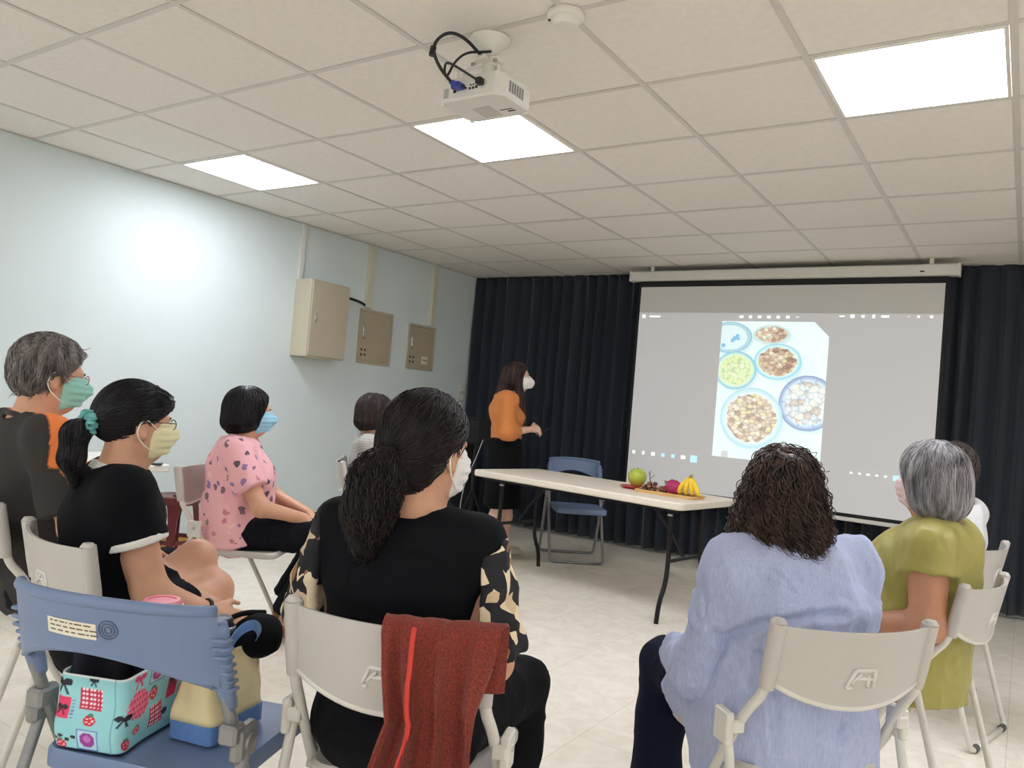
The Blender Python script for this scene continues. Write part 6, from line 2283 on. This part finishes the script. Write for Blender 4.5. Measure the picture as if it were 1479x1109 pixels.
    MB().add(Vp, Fp).build('lining_flap', m_nl, t, smooth=True)
    def flap2(u, v):
        x = -.062 + .12 * u
        return (x, .116 + .003 * math.sin(u * 7), .02 + .19 * v)
    Vp, Fp = plate(flap2, lambda u, v: (0, -1, 0), 12, 8, .004)
    MB().add(Vp, Fp).build('lining_flap', m_nl, t, smooth=True)
    return t
lunch_bag()

jx, jy = chairloc(CA, -.085, .025)
jr = thing('food_jar', 'food jar with a round pink lid standing in the patterned bag', 'jar', (jx, jy, .476))
MB().lathe([(0, 0), (.042, 0), (.045, .01), (.045, .225), (.0, .225)], 30).build('body', mat('jar_navy', (36, 38, 64), .35), jr, smooth=True)
bd_ = MB().lathe([(.0465, .190), (.0470, .192), (.0470, .226), (.044, .230), (.0, .230)], 36).build('band', mat('jar_band', (150, 30, 66), .5), jr, smooth=True)
dots = MB()
for k in range(26):
    for r_ in range(3):
        a = 2 * PI * (k + .5 * (r_ % 2)) / 26
        dots.lathe([(0, .0008), (.0034, .0004), (.0036, 0)], 8, (0, 0, 0))
        nV = 8 * 3
        c_, s_ = math.cos(a), math.sin(a)
        for w in range(len(dots.V) - nV, len(dots.V)):
            x, y, z = dots.V[w]
            dots.V[w] = ((.0468 + z) * c_ - x * s_, (.0468 + z) * s_ + x * c_, .198 + r_ * .011 + y)
dots.build('dot', mat('dot_white', (240, 232, 232), .5), bd_)
MB().lathe([(.040, .228), (.043, .233), (.043, .243), (.038, .248), (.030, .2485), (.029, .2455), (.0, .2455)], 36).build('lid', mat('lid_pink', (226, 130, 144), .4), jr, smooth=True)
MB().lathe([(.0425, .2300), (.0462, .2305), (.0462, .2350), (.0425, .2360)], 36).build('lid_ring', mat('lid_white', (232, 222, 222), .4), jr, smooth=True)

def tote():
    lx, ly = chairloc(CA, .062, .055)
    t = thing('tote_bag', 'cream canvas tote with blue handles and blue base on the blue chair', 'bag', (lx, ly, .4505), -math.radians(CA[2] + 6))
    m_cr = fabric('cream_canvas', (228, 214, 168), var=.05, vs=14, bump=.5, bs=60)
    m_tb = fabric('blue_canvas', (96, 134, 190), bump=.2)
    hx, hy = .058, .092
    def wall(z0, z1, sc0, sc1, seed, n=80, nz=14):
        P = np.array(rrect(hx, hy, .014, 5))
        P = np.r_[P, P[:1]]
        d = np.r_[0, np.cumsum(np.linalg.norm(np.diff(P, axis=0), axis=1))]
        s_ = np.linspace(0, d[-1], n)
        X, Y = np.interp(s_, d, P[:, 0]), np.interp(s_, d, P[:, 1])
        V = np.zeros((n, nz, 3))
        for j in range(nz):
            k = j / (nz - 1)
            sc_ = sc0 + (sc1 - sc0) * k
            V[:, j] = np.stack([X * sc_[0], Y * sc_[1], np.full(n, z0 + (z1 - z0) * k)], 1)
        W = V.reshape(-1, 3)
        nn = vnoise(W * 34 * np.array([1, 1, .6]), seed) - .5
        W[:, :2] *= (1 + .22 * nn * np.clip((W[:, 2] - .02) / .05, 0, 1))[:, None]
        i, j = np.meshgrid(np.arange(n - 1), np.arange(nz - 1), indexing='ij')
        q = (i * nz + j).ravel()
        return W, np.stack([q, q + nz, q + nz + 1, q + 1], 1)
    for nm, z0, z1, a, b, mm, sd in (('base_band', 0, .040, A3(1, 1, 0)[:2], A3(1.0, 1.0, 0)[:2], m_tb, 3), ('canvas', .0395, .185, A3(.995, .995, 0)[:2], A3(.62, .86, 0)[:2], m_cr, 4)):
        W, Q = wall(z0, z1, a, b, sd)
        o = link(nm, mesh_from(nm, W, Q), mm, t)
        sm = o.modifiers.new('thick', 'SOLIDIFY')
        sm.thickness = .0035
    MB().prism(rrect(.056, .090, .013), .001, .006).build('bottom', m_tb, t)
    def strap(pts, w):
        P = chaikin(pts, 3)
        T = np.gradient(P, axis=0)
        T /= np.linalg.norm(T, axis=1)[:, None]
        return P, T
    for sg in (-1, 1):
        P, T = strap([(sg * .036, -.045, .13), (sg * .040, -.045, .19), (sg * .060, -.03, .235), (sg * .075, .0, .245), (sg * .068, .035, .215), (sg * .045, .05, .185), (sg * .036, .048, .13)], .02)
        side = unit(A3(sg * 1.0, .0, .25))
        b = MB()
        V = []
        for p_, t_ in zip(P, T):
            w_ = unit(np.cross(side, t_)) * .011
            V += [p_ - w_ - side * .0015, p_ + w_ - side * .0015, p_ + w_ + side * .0015, p_ - w_ + side * .0015]
        F = []
        for k in range(len(P) - 1):
            for e in range(4):
                F.append((k * 4 + e, k * 4 + (e + 1) % 4, k * 4 + 4 + (e + 1) % 4, k * 4 + 4 + e))
        F += [(0, 1, 2, 3), tuple(4 * (len(P) - 1) + e for e in range(4))]
        b.add(V, F).build('handle', m_tb, t, smooth=True)
    return t
tote()
tx_, ty_ = chairloc(CA, .052, .050)
th = thing('thermos', 'dark thermos bottle with a steel rim standing in the cream tote', 'bottle', (tx_, ty_, .458))
MB().lathe([(0, 0), (.030, 0), (.032, .008), (.032, .212), (.028, .222), (0, .222)], 26).build('body', mat('thermos_dark', (22, 24, 32), .3), th, smooth=True)
MB().lathe([(.0325, .208), (.0335, .210), (.0335, .218), (.031, .221)], 30).build('rim', m_steel, th, smooth=True)
MB().lathe([(0, .240), (.022, .239), (.026, .234), (.0265, .2225), (0, .2225)], 26).build('cap', mat('thermos_cap', (40, 40, 46), .35), th, smooth=True)
# black pouch hanging out of the tote
cx_, cy_ = chairloc(CA, .092, .125)
F = Field((-.09, -.09, -.07), (.09, .09, .08), .005)
F.ell((0, 0, 0), (.040, .062, .048), .02)
F.ell((.018, .03, -.005), (.034, .036, .040), .03)
V, Q = F.surf()
V = folds(relax(V, Q, 1), Q, .005, 28, (1, 1, .6), 4)
pc = thing('pouch', 'soft black pouch bulging out behind the cream tote', 'pouch', (cx_, cy_, .640), .3)
link('body', mesh_from('body', V, Q), m_blackcloth, pc)
MB().tube([(.0, .04, .045), (-.02, -.02, .056), (-.03, -.075, .046), (-.025, -.115, .018)], .0065, 8, True, 2).build('strap', m_blackcloth, pc, smooth=True)
MB().box((-.034, -.130, .004), (-.018, -.108, .020), .003).build('strap_end', m_label, pc)

# ------------------------------------------------------------------ red knit jacket over the back of the white chair
def jacket():
    m_kn = mat('red_marl_knit', (146, 58, 42), .95, col2=(84, 32, 26), vscale=420, bump=.6, bscale=260, sheen=.1, stretch=(1, 1, .5), bdist=.003)
    nu_, nv_ = 110, 120
    V = np.zeros((nu_ + 1, nv_ + 1, 3))
    Lf, Lb = .13, .56           # length in front and behind the panel
    rng = np.random.RandomState(3)
    for i in range(nu_ + 1):
        u = i / nu_
        for j in range(nv_ + 1):
            v = j / nv_ * (Lf + Lb)
            h_ = v - Lf                       # distance past the top edge
            zz = max(0., h_)
            xl = np.interp(zz, [0, .10, .18, .30, .56], [.012, .030, .050, .010, -.045])
            xr = np.interp(zz, [0, .06, .16, .30, .56], [.234, .226, .205, .205, .170])
            x = xl + (xr - xl) * u
            s_ = min(1, abs(x) / .205)
            c = 1 - s_ * s_
            ytop = -.268 - .040 * c
            if h_ < 0:
                y, z = ytop + .020 + .004 * math.sin(u * 20), .816 + h_
            else:
                a = min(h_ / .03, 1)
                y = ytop + .020 - .046 * math.sin(a * PI / 2) - .012 * min(1, zz / .15)
                z = .816 + .008 * math.sin(min(h_ / .03, 1) * PI) - max(0, h_ - .008)
            g = min(1, max(0, h_) / .22)
            ph = u * 23 + 1.2 * math.sin(zz * 6 + u * 3) + .5 * math.sin(zz * 17)
            y += -(.004 + .014 * g) * (math.sin(ph) + .35 * math.sin(2.3 * ph + 1)) - .010 * g
            x += .006 * g * math.cos(ph)
            V[i, j] = (x, y, z)
    i, j = np.meshgrid(np.arange(nu_), np.arange(nv_), indexing='ij')
    q = (i * (nv_ + 1) + j).ravel()
    Fq = np.stack([q, q + nv_ + 1, q + nv_ + 2, q + 1], 1)
    t = thing('jacket', 'rust red knitted jacket draped over the back of the foreground white chair', 'jacket', (CB[0], CB[1], 0), -math.radians(CB[2]))
    o = link('body', mesh_from('body', V.reshape(-1, 3), Fq), m_kn, t)
    sm = o.modifiers.new('thick', 'SOLIDIFY')
    sm.thickness = .006
    sm.offset = 1
    P = [V[int(nu_ * (.30 - .12 * max(0, k - 40) / 80)), k] + A3(0, -.009, 0) for k in range(26, nv_ + 1, 3)]
    MB().tube(P, .0048, 6).build('zip', mat('red_zip', (196, 54, 40), .6), t, smooth=True)
    P = [V[int(nu_ * (.62 + .10 * max(0, k - 70) / 50)), k] + A3(0, -.008, 0) for k in range(78, nv_ + 1, 3)]
    MB().tube(P, .0035, 6).build('seam', mat('red_seam', (170, 60, 40), .7), t, smooth=True)
jacket()

# navy jacket bundled on the seat beside the woman with the scrunchie
F = Field((-.10, -.10, -.02), (.10, .10, .12), .006)
F.ell((0, 0, .03), (.055, .06, .045), .02)
F.ell((.02, .02, .06), (.04, .045, .035), .03)
V, Q = F.surf()
V = folds(relax(V, Q, 1), Q, .012, 22, (1, 1, 1.6), 8)
V[:, 2] = np.maximum(V[:, 2], .001)
bx, by = chairloc(CE, -.145, -.075)
tag(link('bundled_jacket', mesh_from('bundled_jacket', V, Q), fabric('denim_navy', (64, 76, 104)), None, (bx, by, .449)), 'dark blue jacket bundled on the rear corner of a white chair seat', 'jacket')
